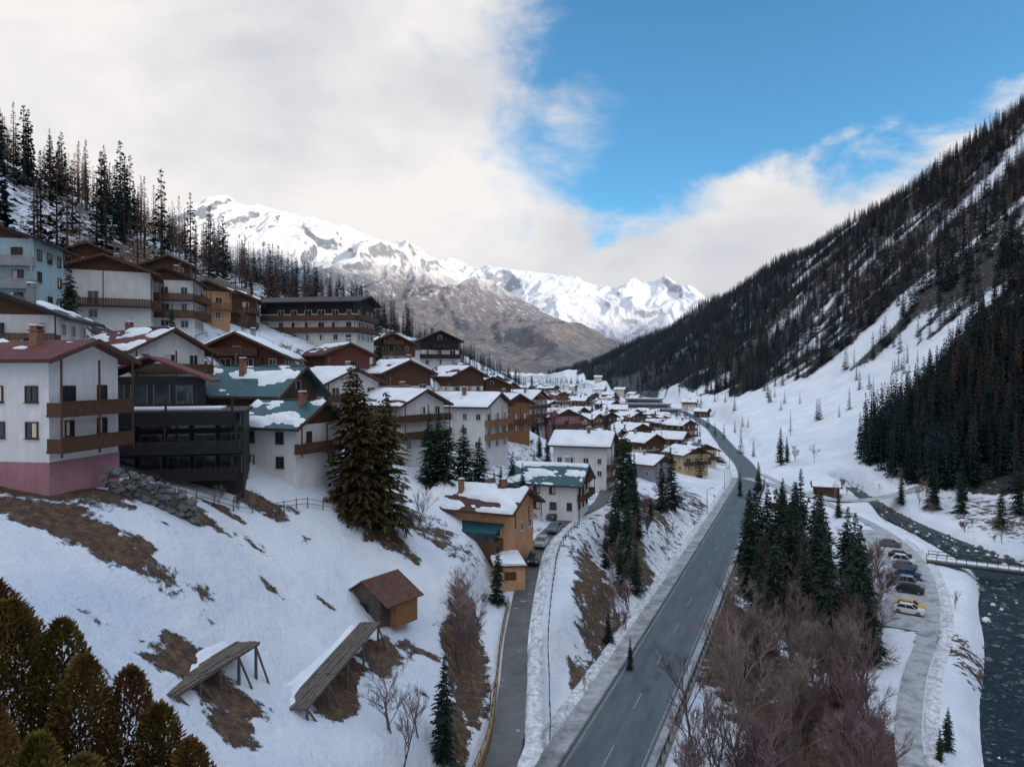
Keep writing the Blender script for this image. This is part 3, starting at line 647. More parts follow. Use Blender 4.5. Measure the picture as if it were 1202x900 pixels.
mb=MB(); mb.box((-7.7,-5.8,-3),(-4.82,3.3,.7)); [mb.box((-7.75,-5.8+i*2.25,.7),(-7.6,-5.65+i*2.25,2.0)) for i in range(5)]; mb.obj('porch_base',M['wood'],E)
mb=MB(); mb.box((-7.68,-5.7,.7),(-7.64,3.3,1.95)); mb.obj('porch_glass',M['glass'],E)
house('yellow_house',59,241,2.5,10,11,2.2,25,'yellow','r_brown',.6,0,balc='f',balm='wood',det=1)
house('yellow_house',47,256,4.5,11,11,2.5,40,'cream','r_brown',.8,1,'wood',balc='f',det=1)
house('cream_house',68,262,1.5,10,11,2.2,20,'cream','r_teal',.5,0,balc='f',det=1)
for i,(hx,hy) in enumerate([(31,236),(-8,222),(20,282),(4,268),(-10,262),(-6,300),(66,300),(56,318),(33,330),(12,330),(50,362),(78,372),(20,400),(66,402),(88,432),(60,448),(30,480),(104,540),(75,560),(45,600),(95,640),(60,700),(115,700),(85,820),(28,560),(8,440),(-12,390),(-26,330),(-40,260),(-52,225),(20,650),(60,900),(110,950),(30,1000),(140,1150),(40,800),(90,1050),(70,480),(48,520),(98,480),(118,610),(10,365),(42,430),(84,700),(160,640),(140,820),(120,880),(75,760),(110,780),(36,282),(48,290),(40,212),(132,760),(100,600),(82,600),(66,640),(50,660),(100,740),(86,520),(56,560),(150,980),(126,1020),(34,380),(2,410),(80,340),(44,345),(150,560)]):
    rr=random.Random(i*5+1)
    house(rr.choice(['alpine_house','timber_chalet','village_house']),hx,hy,h1(hx,hy)+.2,rr.uniform(8,13),rr.uniform(9,16),rr.choice([1.6,2,2.6,3]),rr.uniform(15,80),rr.choice(['white','white','cream','white','cream','white','grey','wood']),rr.choice(['r_brown','r_red','r_dark','r_brown','r_teal']),rr.uniform(.45,1),rr.choice([0,0,1]),rr.choice(['wood','wood','honey']),balc='f',det=1)

# dark modern timber building
E=empty('charcoal_timber_house',(-34.9,74.5,24.6),16); HF.append((-34.9,74.5,9))
mb=MB(); mb.box((-6.5,-3,-5),(6.5,5,6.6)); mb.box((-8.5,-1.5,-5),(-6.5,4.6,6.2)); mb.box((-8,2,6.6),(1.5,8,10.2)); mb.obj('walls',M['dark'],E)
mb=MB(); sn=MB()
for k,(x0,x1,dp) in enumerate([(-7.5,5.9,2.6),(-7.0,6.3,3.4),(-6.6,5.9,2.8)]):
    zb=.2+k*2.75
    mb.box((x0,-3-dp,zb-.25),(x1,-3.003,zb))
    for j in range(5): mb.box((x0,-3-dp-.06,zb+.02+j*.21),(x1,-3-dp-.005,zb+.18+j*.21))
    for j in range(5): mb.box((x1+.005,-3-dp,zb+.02+j*.21),(x1+.06,-3.01,zb+.18+j*.21))
    for xx in (x0+.2,(x0+x1)/2,x1-.2): mb.box((xx-.1,-3-dp+.1,zb+.002),(xx+.1,-3-dp+.3,zb+2.45))
mb.box((-6.9,-5.9,6.62),(6.9,5.2,6.85)); mb.obj('terraces',M['dark'],E)
sn.box((-6.2,-2.5,6.86),(4.4,1.9,7.05)); sn.obj('terrace_snow',M['snow'],E)
gl=MB(); fr=MB()
for k in range(3):
    for j in range(5):
        s=-5.6+j*2.5; z0=.4+k*2.3; gl.box((s,-3.06,z0),(s+1.9,-3.02,z0+1.7))
        fr.box((s-.08,-3.12,z0-.08),(s,-3.01,z0+1.78)); fr.box((s+1.9,-3.12,z0-.08),(s+1.98,-3.01,z0+1.78)); fr.box((s,-3.12,z0+1.7),(s+1.9,-3.01,z0+1.78)); fr.box((s+.9,-3.12,z0),(s+.98,-3.065,z0+1.7))
for j in range(4):
    s=-7.2+j*2.2; gl.box((s,1.94,7.3),(s+1.5,1.98,9.3)); fr.box((s-.08,1.88,7.2),(s,1.99,9.38)); fr.box((s+1.5,1.88,7.2),(s+1.58,1.99,9.38))
gl.obj('window_glass',M['glass'],E); fr.obj('window_frames',mat('green_grey_frame',(.10,.14,.13),.6,.1),E)
mb=MB(); mb.prism([(-9.4,9.6),(-3.2,12.2),(3.0,9.6),(3.0,9.85),(-3.2,12.45),(-9.4,9.85)],.6,9.4); mb.obj('roof',M['r_red'],E)
mb=MB(); mb.prism([(-8.8,10.1),(-4,12.14),(-4,12.42),(-8.8,10.36)],1.0,8.6); mb.obj('roof_snow',M['snow'],E)
mb=MB(); mb.cone((-9.5,-3,-3),(-9.5,-3,12.5),.07,.04,6); mb.obj('flag_pole',M['metal'],E)
# garage
E=empty('lane_garage',(-.7,97.5,7.3),8); HF.append((-.7,97.5,5))
mb=MB(); mb.box((-2.0,-3.4,-4),(2.0,3.4,2.2)); mb.obj('walls',M['orange'],E)
mb=MB(); mb.box((-2.3,-3.8,2.2),(2.3,3.8,2.4)); mb.obj('roof',M['r_brown'],E)
mb=MB(); mb.box((2.0,-3.0,0),(2.06,-.5,1.95)); mb.box((2.0,.4,0),(2.06,2.9,1.95)); mb.box((-.8,-3.46,.4),(.8,-3.4,1.5)); mb.obj('garage_doors',M['wood'],E)
mb=MB(); mb.prism([(-2.2,2.4),(2.2,2.4),(2.0,2.65),(-2.0,2.75)],-3.7,3.7); mb.obj('roof_snow',M['snow'],E)
# log hut
hz=h1(-13.2,71.5); HF.append((-13.3,71.5,4))
E=empty('log_hut',(-13.3,71.5,hz+.3),-34)
mb=MB(); mb.prism([(-2.0,-1.2),(2.0,-1.2),(2.0,1.9),(0,3.1),(-2.0,1.9)],-2,2.2); mb.obj('walls',M['oldwood'],E)
mb=MB()
for i in range(10):
    z0=-.9+i*.27; mb.cone((-2.25,-2.05,z0),(2.25,-2.05,z0),.12,.12,6); mb.cone((2.05,-2.3,z0),(2.05,2.4,z0),.12,.12,6); mb.cone((-2.05,-2.3,z0),(-2.05,2.4,z0),.12,.12,6)
mb.obj('logs',M['oldwood'],E)
mb=MB(); mb.box((-.6,-2.22,-.9),(.5,-2.18,1.0)); mb.obj('door',M['dark'],E)
mb=MB()
for i in range(12): mb.box((2.22,-1.0+i*.25,-1.2),(3.2,-.78+i*.25,1.25-(i%3)*.05))
mb.obj('lean_to',M['honey'],E)
mb=MB(); mb.prism([(-2.6,1.5),(0,3.12),(3.5,1.15),(3.5,1.25),(0,3.24),(-2.6,1.62)],-2.6,2.6); mb.obj('roof',M['rust'],E)
mb=MB()
for i in range(15):
    yb=-2.55+i*.36; mb.prism([(0.02,3.245),(3.5,1.255),(3.5,1.30),(0.02,3.29)],yb,yb+.05); mb.prism([(-.02,3.245),(-2.6,1.625),(-2.6,1.67),(-.02,3.29)],yb,yb+.05)
mb.obj('roof_battens',M['oldwood'],E)
mb=MB(); mb.prism([(-2.5,1.70),(-.5,2.95),(-.55,3.12),(-2.4,1.9)],-2.0,2.4); mb.obj('roof_snow',M['snow'],E)
# snow racks (avalanche fences)
def snow_rack(a,b,ha,hb):
    a=Vector(a); b=Vector(b); E=empty('snow_rack',(0,0,0)); d=(b-a); Lg=d.length; u=d.normalized(); up=Vector((-u.y,u.x,0))
    if up.x>0: up=-up
    pl=MB(); po=MB(); sn=MB()
    def P(t,s,z): p=a+u*t+up*s; return (p.x,p.y,z)
    za=h1(a.x,a.y)+ha; zb=h1(b.x,b.y)+hb
    def top(t,s): return za+(zb-za)*t/Lg-.10*s
    for j in range(6):
        s0=j*.34; s1=s0+.29
        for q in range(3):
            m=len(pl.v); tz=R.uniform(-.03,.03)
            for t in (-.4+(Lg+.8)*q/3+R.uniform(.0,.15),-.4+(Lg+.8)*(q+1)/3):
                for s in (s0,s1):
                    for dz in (0,.07): pl.v.append(P(t,s,top(t,s)+dz+tz))
            pl.f+=[(m,m+2,m+6,m+4),(m+1,m+5,m+7,m+3),(m,m+4,m+5,m+1),(m+2,m+3,m+7,m+6),(m,m+1,m+3,m+2),(m+4,m+6,m+7,m+5)]
    k=5
    for i in range(k):
        t=Lg*i/(k-1); p=P(t,.12,0); g=h1(p[0],p[1]); po.cone((p[0],p[1],g-.5),(p[0],p[1],top(t,0)),.13,.11,6)
        q=P(t,1.8,0); po.cone((q[0],q[1],h1(q[0],q[1])-.5),(q[0],q[1],top(t,1.8)),.12,.11,6)
        p2=P(t+.9,-.5,0); g2=h1(p2[0],p2[1]); po.cone((p2[0],p2[1],g2-.4),(p[0],p[1],top(t,0)-.2),.08,.08,5)
    po.cone(P(-.3,.1,top(-.3,0)-.08),P(Lg+.3,.1,top(Lg+.3,0)-.08),.12,.12,6)
    g0=len(sn.v); na=40; nb=6
    for i in range(na+1):
        for j in range(nb+1):
            t=-.3+(Lg+.6)*i/na; s=1.2+1.9*j/nb; e=min(i,na-i,j*1.2)/2.0; hh=.0+min(1,e)*(.10+.22*float(fbm(i*.25,j*.5+a.x,3))); p=P(t,s+.6*float(fbm(i*.16,3.3+a.y,3))*(1-j/nb),0)
            zt=top(t,s)+hh; g=h1(p[0],p[1])
            sn.v.append((p[0],p[1],float(max(zt*(1-j/nb)+(g+.1)*(j/nb),g-.3) if j<nb else g-.3)))
    for i in range(na):
        for j in range(nb): sn.f.append((g0+i*(nb+1)+j,g0+(i+1)*(nb+1)+j,g0+(i+1)*(nb+1)+j+1,g0+i*(nb+1)+j+1))
    pl.obj('planks',M['oldwood'],E); po.obj('posts',M['oldwood'],E); sn.obj('snow_cover',M['snow'],E,True)
snow_rack((-20.0,42.5,0),(-18.2,50.5,0),.6,2.6); snow_rack((-14.4,50.0,0),(-12.2,65,0),1.0,2.5)
# stone wall
mb=MB()
for i in range(190):
    t=R.random(); xx=-33.8+6.2*t; yy=59.2+2.8*t; mbz=h1(xx,yy); rock(mb,xx+R.uniform(-.3,.3),yy+R.uniform(-.4,.2),mbz-.5+R.uniform(0,2.6),R.uniform(.25,.5),R)
mb.obj('boulder_wall',M['stone'])
# paddock fence by houses
mb=MB(); pf=smooth_line([(-33,66.5,0),(-29,69,0),(-25,73,0),(-22.5,78,0),(-20,81,0)],1.5)
pts=[(p[0],p[1],h1(p[0],p[1])) for p in pf]
for i,p in enumerate(pts):
    mb.cone((p[0],p[1],p[2]-.3),(p[0],p[1],p[2]+1.2),.06,.05,5)
    if i+1<len(pts):
        q=pts[i+1]
        for dz in (.5,1.0): mb.cone((p[0],p[1],p[2]+dz),(q[0],q[1],q[2]+dz),.04,.04,4)
mb.obj('paddock_fence',M['oldwood'])
# bridge
E=empty('footbridge',(0,0,0)); A_=Vector((82.5,140.5,-1.5)); B_=Vector((104,125,-1.2)); d=(B_-A_); u=d.normalized(); s=Vector((-u.y,u.x,0))
def beam(mb,p,q,hw_,hh): 
    n0=len(mb.v)
    dd=(q-p).normalized(); ss=dd.cross(Vector((0,0,1))); ss=ss.normalized() if ss.length>1e-3 else Vector((1,0,0)); uu=ss.cross(dd)
    for c in (p,q):
        for a,b in ((-1,-1),(1,-1),(1,1),(-1,1)): mb.v.append(tuple(c+ss*a*hw_+uu*b*hh))
    mb.f+=[tuple(n0+i for i in f) for f in ((0,1,2,3),(7,6,5,4),(0,4,5,1),(1,5,6,2),(2,6,7,3),(3,7,4,0))]
mb=MB(); beam(mb,A_,B_,1.6,.18); mb.obj('deck',M['concrete'],E)
mb=MB(); beam(mb,A_+Vector((0,0,.24)),B_+Vector((0,0,.24)),1.3,.05); mb.obj('deck_snow',M['snow'],E)
mb=MB()
for q in (-1,1):
    o=s*(1.5*q)
    beam(mb,A_+o+Vector((0,0,1.35)),B_+o+Vector((0,0,1.35)),.05,.05); beam(mb,A_+o+Vector((0,0,.8)),B_+o+Vector((0,0,.8)),.03,.03)
    for i in range(17): p=A_+d*i/16+o; beam(mb,p+Vector((0,0,.1)),p+Vector((0.001,0,1.3)),.04,.04)
    beam(mb,A_+o-Vector((0,0,.35)),B_+o-Vector((0,0,.35)),.15,.25)
mb.obj('railings_and_girders',M['dmetal'],E)
# riverside huts
house('riverside_hut',94,212,-.6,4.5,7,.9,70,'wood','r_brown',1.0,0,balc='',chim=0,det=1,over=.7)
house('riverside_hut',74,190,-1.8,6,9,1,60,'wood','r_brown',1.0,0,balc='',chim=0,det=1,over=.7)
# valley commercial building
E=empty('valley_station_building',(108,585,h1(108,585)),-12); HF.append((108,585,32))
mb=MB(); sn=MB(); gl=MB(); m3=MB()
for k,(x0,x1,y0,y1) in enumerate([(-30,30,-9,9),(-24,22,-8,8),(-14,16,-6,6)]):
    m3.box((x0,y0,k*4-(3 if k==0 else -.02)),(x1,y1,k*4+3.5))
    mb.box((x0-1,y0-1,k*4+3.5),(x1+1,y1+1,k*4+4)); sn.box((x0-.6,y0-.6,k*4+4.01),(x1+.6,y1+.6,k*4+4.3)); gl.box((x0+2,y0-.06,k*4+1),(x1-2,y0-.02,k*4+2.7))
m3.obj('walls',M['grey'],E); mb.obj('roof_slabs',M['concrete'],E); sn.obj('roof_snow',M['snow'],E); gl.obj('window_band',M['glass'],E)

# ---------------------------------------------------------------- cars
def car(x,y,z,rot,paint,van=False):
    E=empty('parked_car',(x,y,z),rot)
    st=[(-2.15,.45,.70,.72),(-2.05,.30,.86,.84),(-1.2,.25,.96,.88),(1.0,.25,1.0,.88),(1.95,.30,.95,.84),(2.13,.45,.8,.74)]
    mb=MB()
    for (yy,z0,z1,w) in st: mb.v+=[(-w,yy,z0),(w,yy,z0),(w*1.0,yy,(z0+z1)/2),(w*.93,yy,z1),(-w*.93,yy,z1),(-w,yy,(z0+z1)/2)]
    for i in range(5):
        for j in range(6): mb.f.append((i*6+j,i*6+(j+1)%6,(i+1)*6+(j+1)%6,(i+1)*6+j))
    mb.f+=[tuple(range(5,-1,-1)),tuple(range(30,36))]; mb.obj('body',paint,E)
    hz=1.45 if not van else 1.75
    g=MB(); g.v=[(-.8,-1.15,.96),(.8,-1.15,.96),(.8,1.75,.97),(-.8,1.75,.97),(-.64,-.45,hz),(.64,-.45,hz),(.64,1.25,hz),(-.64,1.25,hz)]
    g.f=[(0,1,5,4),(1,2,6,5),(2,3,7,6),(3,0,4,7)]; g.obj('windows',M['glass'],E)
    rf=MB(); rf.box((-.66,-.5,hz-.02),(.66,1.3,hz+.05))
    for sx in (-1,1):
        for (y0,y1) in ((-1.15,-.45),(1.75,1.25)): rf.cone((sx*.81,y0,.96),(sx*.65,y1,hz),.045,.045,4)
        rf.cone((sx*.81,.35,.96),(sx*.65,.35,hz),.045,.045,4)
    rf.obj('roof_and_pillars',paint,E)
    wh=MB(); hb=MB()
    for sx in (-1,1):
        for yy in (-1.35,1.35): wh.cone((sx*.68,yy,.33),(sx*.91,yy,.33),.33,.33,14); hb.cone((sx*.9,yy,.33),(sx*.925,yy,.33),.19,.17,10)
    wh.obj('tyres',M['rubber'],E); hb.obj('wheel_rims',M['metal'],E)
    lt=MB(); [lt.box((sx*.45,-2.16,.62),(sx*.72,-2.09,.76)) for sx in (-1,1)]; lt.obj('headlamps',M['frame_w'],E)
    tl=MB(); [tl.box((sx*.5,2.05,.66),(sx*.74,2.14,.82)) for sx in (-1,1)]; tl.obj('tail_lamps',CP[5],E)
for (yy,p,v) in [(119.5,0,0),(122.3,1,1),(125.2,0,0),(128.4,3,0),(111.0,4,0),(108.3,2,0),(134,6,0),(138,2,1),(142.5,0,0),(151,6,0)]:
    q=offs(path,-3.0); k=np.argmin(abs(path[:,1]-yy)); p_=q[k]; car(p_[0],p_[1],p_[2]+.03,55+R.uniform(-6,6),CP[p],v)
for (yy,o,p) in [(112,.4,1),(119,.6,6),(149,2.4,2),(152.5,2.5,5),(160,2.4,0),(185,2.3,6),(128,-2.4,0),(104,.2,0)]:
    k=np.argmin(abs(lane[:,1]-yy)); q=offs(lane,o)[k]; t=lane[k+1]-lane[k-1]; car(q[0],q[1],q[2]+.01,math.degrees(math.atan2(t[1],t[0]))-90,CP[p])
for i in range(14):
    k=R.randrange(160,210); q=offs(road,R.choice([-9,-11.5]))[k] if k<len(road) else None
    if q is not None and 270<q[1]<420: car(q[0],q[1],h1(q[0],q[1])+.02,R.uniform(0,90),R.choice(CP))
# traffic signs and lamps
def sign(x,y,rot):
    E=empty('traffic_sign',(x,y,h1(x,y)),rot); mb=MB(); mb.cone((0,0,-.3),(0,0,2.6),.04,.04,8); mb.obj('post',M['metal'],E)
    mb=MB(); mb.cone((0,-.05,2.3),(0,-.075,2.3),.32,.32,20); mb.obj('sign_border',CP[5],E); mb=MB(); mb.cone((0,-.078,2.3),(0,-.085,2.3),.24,.24,20); mb.obj('sign_face',M['frame_w'],E)
p=offs(road,-6.3); k=np.argmin(abs(road[:,1]-92)); sign(p[k][0],p[k][1],0); k=np.argmin(abs(road[:,1]-190)); sign(p[k][0],p[k][1],10)
def lamp(x,y,ang):
    E=empty('street_lamp',(x,y,h1(x,y)),ang); mb=MB(); mb.cone((0,0,-.3),(0,0,6.5),.09,.05,8); mb.cone((0,0,6.5),(1.1,0,6.8),.05,.04,6); mb.obj('post',M['dmetal'],E)
    mb=MB(); mb.prism([(.9,6.72),(1.7,6.78),(1.65,6.92),(.95,6.88)],-.14,.14); mb.obj('lamp_head',M['metal'],E)
for yy in (125,165,205): k=np.argmin(abs(lane[:,1]-yy)); q=offs(lane,3.1)[k]; lamp(q[0],q[1],180)
lamp(74,150,0); lamp(-45,101,0)
for yy in (175,215,260,310): k=np.argmin(abs(road[:,1]-yy)); q=offs(road,-6.2)[k]; lamp(q[0],q[1],0)

# ---------------------------------------------------------------- trees
def conifer_mesh(name,seed,levels=26,nb=8,tw=5,rmax=2.7,h=15,mt='needle',clear=.05,droop=.45,wid=.17,sparse=1.0,pw=.82):
    r=random.Random(seed); mb=MB(); tb=MB(); tb.cone((0,0,-.6),(0,0,h*.97),h*.014,.02,7)
    lean=r.uniform(0,6)
    for i in range(levels):
        t0=clear+(1-clear)*(i+r.uniform(-.3,.3))/levels; a0=r.uniform(0,6.28)
        for j in range(nb):
            if r.random()>sparse: continue
            t=min(max(t0+r.uniform(-.7,.7)/levels,clear),.985); zb=h*t
            Rr=rmax*((1-t)**pw)*r.uniform(.8,1.1)*(1+.12*math.sin(lean+t*9))+.10
            a=a0+6.283*j/nb+r.uniform(-.3,.3); Lb=Rr*r.uniform(.6,1.18)
            dr=droop*r.uniform(.6,1.4)*(1.15-.6*t)
            def pt(q): return Vector((math.cos(a)*Lb*q,math.sin(a)*Lb*q,zb+Lb*(.22*q-dr*q*q)))
            n=max(1,int(tw*Lb/rmax+1.3))
            for k in range(n):
                q=(k+.6)/n; p=pt(q*.92)
                for sgn in (-1,1):
                    aa=a+sgn*r.uniform(.5,1.15); l=(Lb*.30*(1.2-q)+.30)*r.uniform(.7,1.3)*min(1,.45+(1-t)*1.6); dd=Vector((math.cos(aa),math.sin(aa),r.uniform(-.75,-.1))).normalized()
                    mb.blade(p,dd,l,wid*r.uniform(.7,1.4)*(.6+l*.5),r.uniform(-.8,.8))
                mb.blade(p,(Vector((math.cos(a),math.sin(a),-.25-r.random()*.4))).normalized(),Lb*.35+.1,wid*.9,r.uniform(-.6,.6))
    for k in range(5): mb.blade(Vector((0,0,h*.93)),Vector((r.uniform(-.15,.15),r.uniform(-.15,.15),1)).normalized(),h*.06,.07)
    me=bpy.data.meshes.new(name); o=len(tb.v)
    me.from_pydata(tb.v+mb.v,[],tb.f+[tuple(i+o for i in f) for f in mb.f]); me.materials.append(M['bark']); me.materials.append(M[mt])
    me.polygons.foreach_set('material_index',[0]*len(tb.f)+[1]*len(mb.f)); return me
def bare_mesh(name,seed,h=8,mt='twig',up=.5,depth=4,spread=.6,stems=None):
    r=random.Random(seed); mb=MB()
    def br(p,d,l,rad,k):
        q=p+d*l; mid=p+d*(l*.5)+Vector((r.uniform(-.06,.06),r.uniform(-.06,.06),0))*l
        sd=4 if k>2 else 3; rad=max(rad,.013)
        mb.cone(p,mid,rad,rad*.82,sd); mb.cone(mid,q,rad*.82,rad*.6,sd)
        if k==0: return
        for i in range(r.choice([4,4,5]) if k>1 else 5):
            f=r.uniform(.3,1); s=p.lerp(q,f); nd=(d+Vector((r.gauss(0,1),r.gauss(0,1),r.gauss(0,.35)+up))*spread).normalized(); br(s,nd,l*r.uniform(.5,.72),rad*.5,k-1)
    for s in range(stems or r.choice([1,2,3])):
        br(Vector((r.uniform(-.4,.4),r.uniform(-.4,.4),-.4)),Vector((r.uniform(-.2,.2),r.uniform(-.2,.2),1)).normalized(),h*.45,h*.010+.02,depth)
    return mb.mesh(name,M[mt])
def thuja_mesh(name,seed,h=9,w=2.2):
    r=random.Random(seed); mb=MB()
    mb.cone((0,0,-.5),(0,0,h*.6),.18,.05,6)
    for i in range(19000):
        a=r.uniform(0,6.283); t=r.random()**.8; prof=(math.sin(math.pi*min(1,(t*.93+.07)))**.55)*(1-.30*t)
        lob=1+.13*math.sin(a*5+t*6+seed)+.09*math.sin(a*9-t*17)+.07*math.sin(a*3+t*31); rad=w*prof*lob*(1-.35*r.random()**2.2)
        p=Vector((math.cos(a)*rad,math.sin(a)*rad,h*t)); d=Vector((math.cos(a)*r.uniform(.1,.9),math.sin(a)*r.uniform(.1,.9),r.uniform(.2,1))).normalized()
        mb.blade(p,d,r.uniform(.12,.32),r.uniform(.03,.07),r.uniform(-1.5,1.5))
    return mb.mesh(name,M['thuja'])
spr=[conifer_mesh('spruce_%d'%i,40+i,levels=34,nb=9,tw=5,rmax=[2.5,3.0,2.1,2.7][i],sparse=[1,.95,.85,.9][i]) for i in range(4)]
olv=[conifer_mesh('olive_spruce_%d'%i,60+i,levels=38,nb=11,tw=6,rmax=3.6,mt='needle_ol',pw=.65,sparse=.9) for i in range(2)]
brt=[bare_mesh('bare_%d'%i,80+i,h=[8,7,9,6,10,9.5][i],mt=['twig','twig_red','twig','twig_red','twig','twig_red'][i],depth=4,spread=[.6,.55,.5,.65,.36,.40][i],stems=[2,3,1,3,1,1][i]) for i in range(6)]
spf=[conifer_mesh('far_spruce_%d'%i,20+i,levels=17,nb=6,tw=1,rmax=[2.4,2.0,2.8][i],mt='needle_far',wid=.36,droop=.5) for i in range(3)]
laf=[conifer_mesh('far_larch_%d'%i,30+i,levels=22,nb=7,tw=1,rmax=[1.7,2.1][i],mt='larch',wid=.10,droop=.1,clear=.2,sparse=.8) for i in range(2)]
def put(name,me,x,y,s,z=None,dz=0):
    o=bpy.data.objects.new(name,me); COL.objects.link(o); zz=h1(x,y) if z is None else z
    o.location=(x,y,zz+dz); o.rotation_euler=(R.uniform(-.03,.03),R.uniform(-.03,.03),R.uniform(0,6.28)); o.scale=(s*R.uniform(.88,1.12),s*R.uniform(.88,1.12),s); return o
for (x,y,h) in [(-19,84,18),(-15.6,85.5,16.5),(-17.6,82.5,15)]: put('spruce_tree',R.choice(olv),x,y,h/15)
for (x,y,h) in [(-13,112,11.5),(-10.2,110.5,12.5),(-7.6,112,12),(-5.4,115.5,10.5),(-11.8,114,12)]: 
    o=put('spruce_tree',spr[1],x,y,h/15); o.scale[0]*=1.3; o.scale[1]*=1.3
for (x,y,h) in [(-5.7,58,9.2),(22,141,17),(24,146,14),(37.5,166,15),(34,160,12),(27,202,18),(24,210,15),(30,206,13),(18.5,115,12),(16.5,108,8),(12.5,92,4.5),(20,124,12),(23,131,12),(17.5,119,13),(19.5,111,9),(-55.5,89,11),(-67,83,12),(-70,88,10),(14,84,4),
   (61,150,18.5),(56,141,16),(52,131,17),(38,113,17),(42,122,18),(47.5,109,18),(48.5,98,17.5),(51.0,104,18),(45,101,17),(54,124,17),(51,118,18),(57,132,16),(43,104,15),(53,112,17),(64,160,14),(66,172,13),(45,114,16),(36,104,12),(40,108,14),(47,127,16),(49,136,15),(44,132,14),(56,147,15),(34,98,10),(46,91,13),(41,92,11),
   (43.2,70,4.4),(41.2,68,3.4),(114,192,14),(117,196,10),(100,264,14),(104,268,10),(112,150,14),(120,158,16),(115,142,12),(126,176,14),(30,175,9),(12,172,9),(-2,165,9),(2,128,8),(-22,110,8),(-38,108,9),(-30,160,10),(75,215,9),(66,205,7),(84,182,7),(118,186,11),(124,195,12),(122,148,15),(128,166,13),(116,168,10),(110,200,9)]:
    put('spruce_tree',R.choice(spr),x,y,h/15)
for (x,y,s) in [(-5.2,78,1.05),(-4.2,74,.9),(-5.6,81,.8),(-5.0,71,.7),(-9.5,55,.8),(-8.4,53,.7),(-7.8,57,.6),(-14,90,.8),(-13,87,.7),(-12,92,.75),(10,86,.6),(14,100,.8),(17,104,.8),(19,112,.9),(15.5,97,.6),(27,145,.9),(30,152,.9),(33,160,.9),(26,136,.8),(36,172,.9),(22,128,.8),(16,110,.9),(21,118,.9),(24,134,.9),(112,262,1),(108,270,.9),(70,178,.8),(74,196,.9),(-2,68,.4),(8,78,.35),(11,90,.45),(-27.5,71,.35),(-29,70,.3),(-26.5,72,.3)]:
    put('bare_tree',R.choice(brt),x,y,s)
for i in range(125):
    yy=57+R.random()**1.15*75; c=np.interp(yy,road[:,1],road[:,0]); pr=np.interp(yy,path[:,1],path[:,0]); x=R.uniform(c+7.4,pr-3.4-np.clip((yy-95)*.6,0,4.5))
    put('bare_tree',R.choice([brt[4],brt[5],brt[4],brt[2],brt[0],brt[1]]),x,yy,R.uniform(.8,1.45))
for i in range(170):
    k=R.randrange(25,len(river)-5); q=offs(river[k-1:k+2],R.choice([-1,1,1])*(rw[k]+R.uniform(1.5,14)))[1]; dx=q[0]-np.interp(q[1],path[:,1],path[:,0])
    if -8<dx<3.2 or (q[1]>120 and q[1]<150 and abs(q[0]-93)<12): continue
    put('riverside_shrub',R.choice(brt),q[0],q[1],R.uniform(.25,.75))
# gardens: shrubs and small trees between the houses
cnt=0
while cnt<95:
    x=R.uniform(-72,34); y=R.uniform(84,235)
    if x>np.interp(y,lane[:,1],lane[:,0])-2.5 and x<np.interp(y,lane[:,1],lane[:,0])+4.5: continue
    if x>np.interp(y,road[:,1],road[:,0])-9: continue
    if any(math.hypot(x-a,y-b)<c*.92 for a,b,c in HF): continue
    cnt+=1
    if R.random()<.4: put('spruce_tree',R.choice(spr),x,y,R.uniform(4,9)/15)
    else: put('garden_shrub',R.choice(brt),x,y,R.uniform(.25,.7))
def thj(x,y,top,w,i):
    g=h1(x,y); o=bpy.data.objects.new('thuja_tree',thuja_mesh('thuja_%d'%i,i,top-g,w)); COL.objects.link(o); o.location=(x,y,g)
for i,(x,y,top,w) in enumerate([(-20.4,27,27.3,2.9),(-18.8,26.4,26.5,2.8),(-17.2,27,25.6,2.8),(-15.8,26,24.6,2.7),(-14.4,26.6,23.9,2.6),(-13.0,26,22.8,2.5),(-11.6,25.4,21.8,2.4),(-15.5,23,23.2,2.6),(-12.8,23.2,21.2,2.5),(-18.6,23.6,25.4,2.6),(-17.0,22.8,24.4,2.6),(-14.2,23.4,22.3,2.5),(-10.6,24,20.0,2.2)]): thj(x,y,top,w,i)

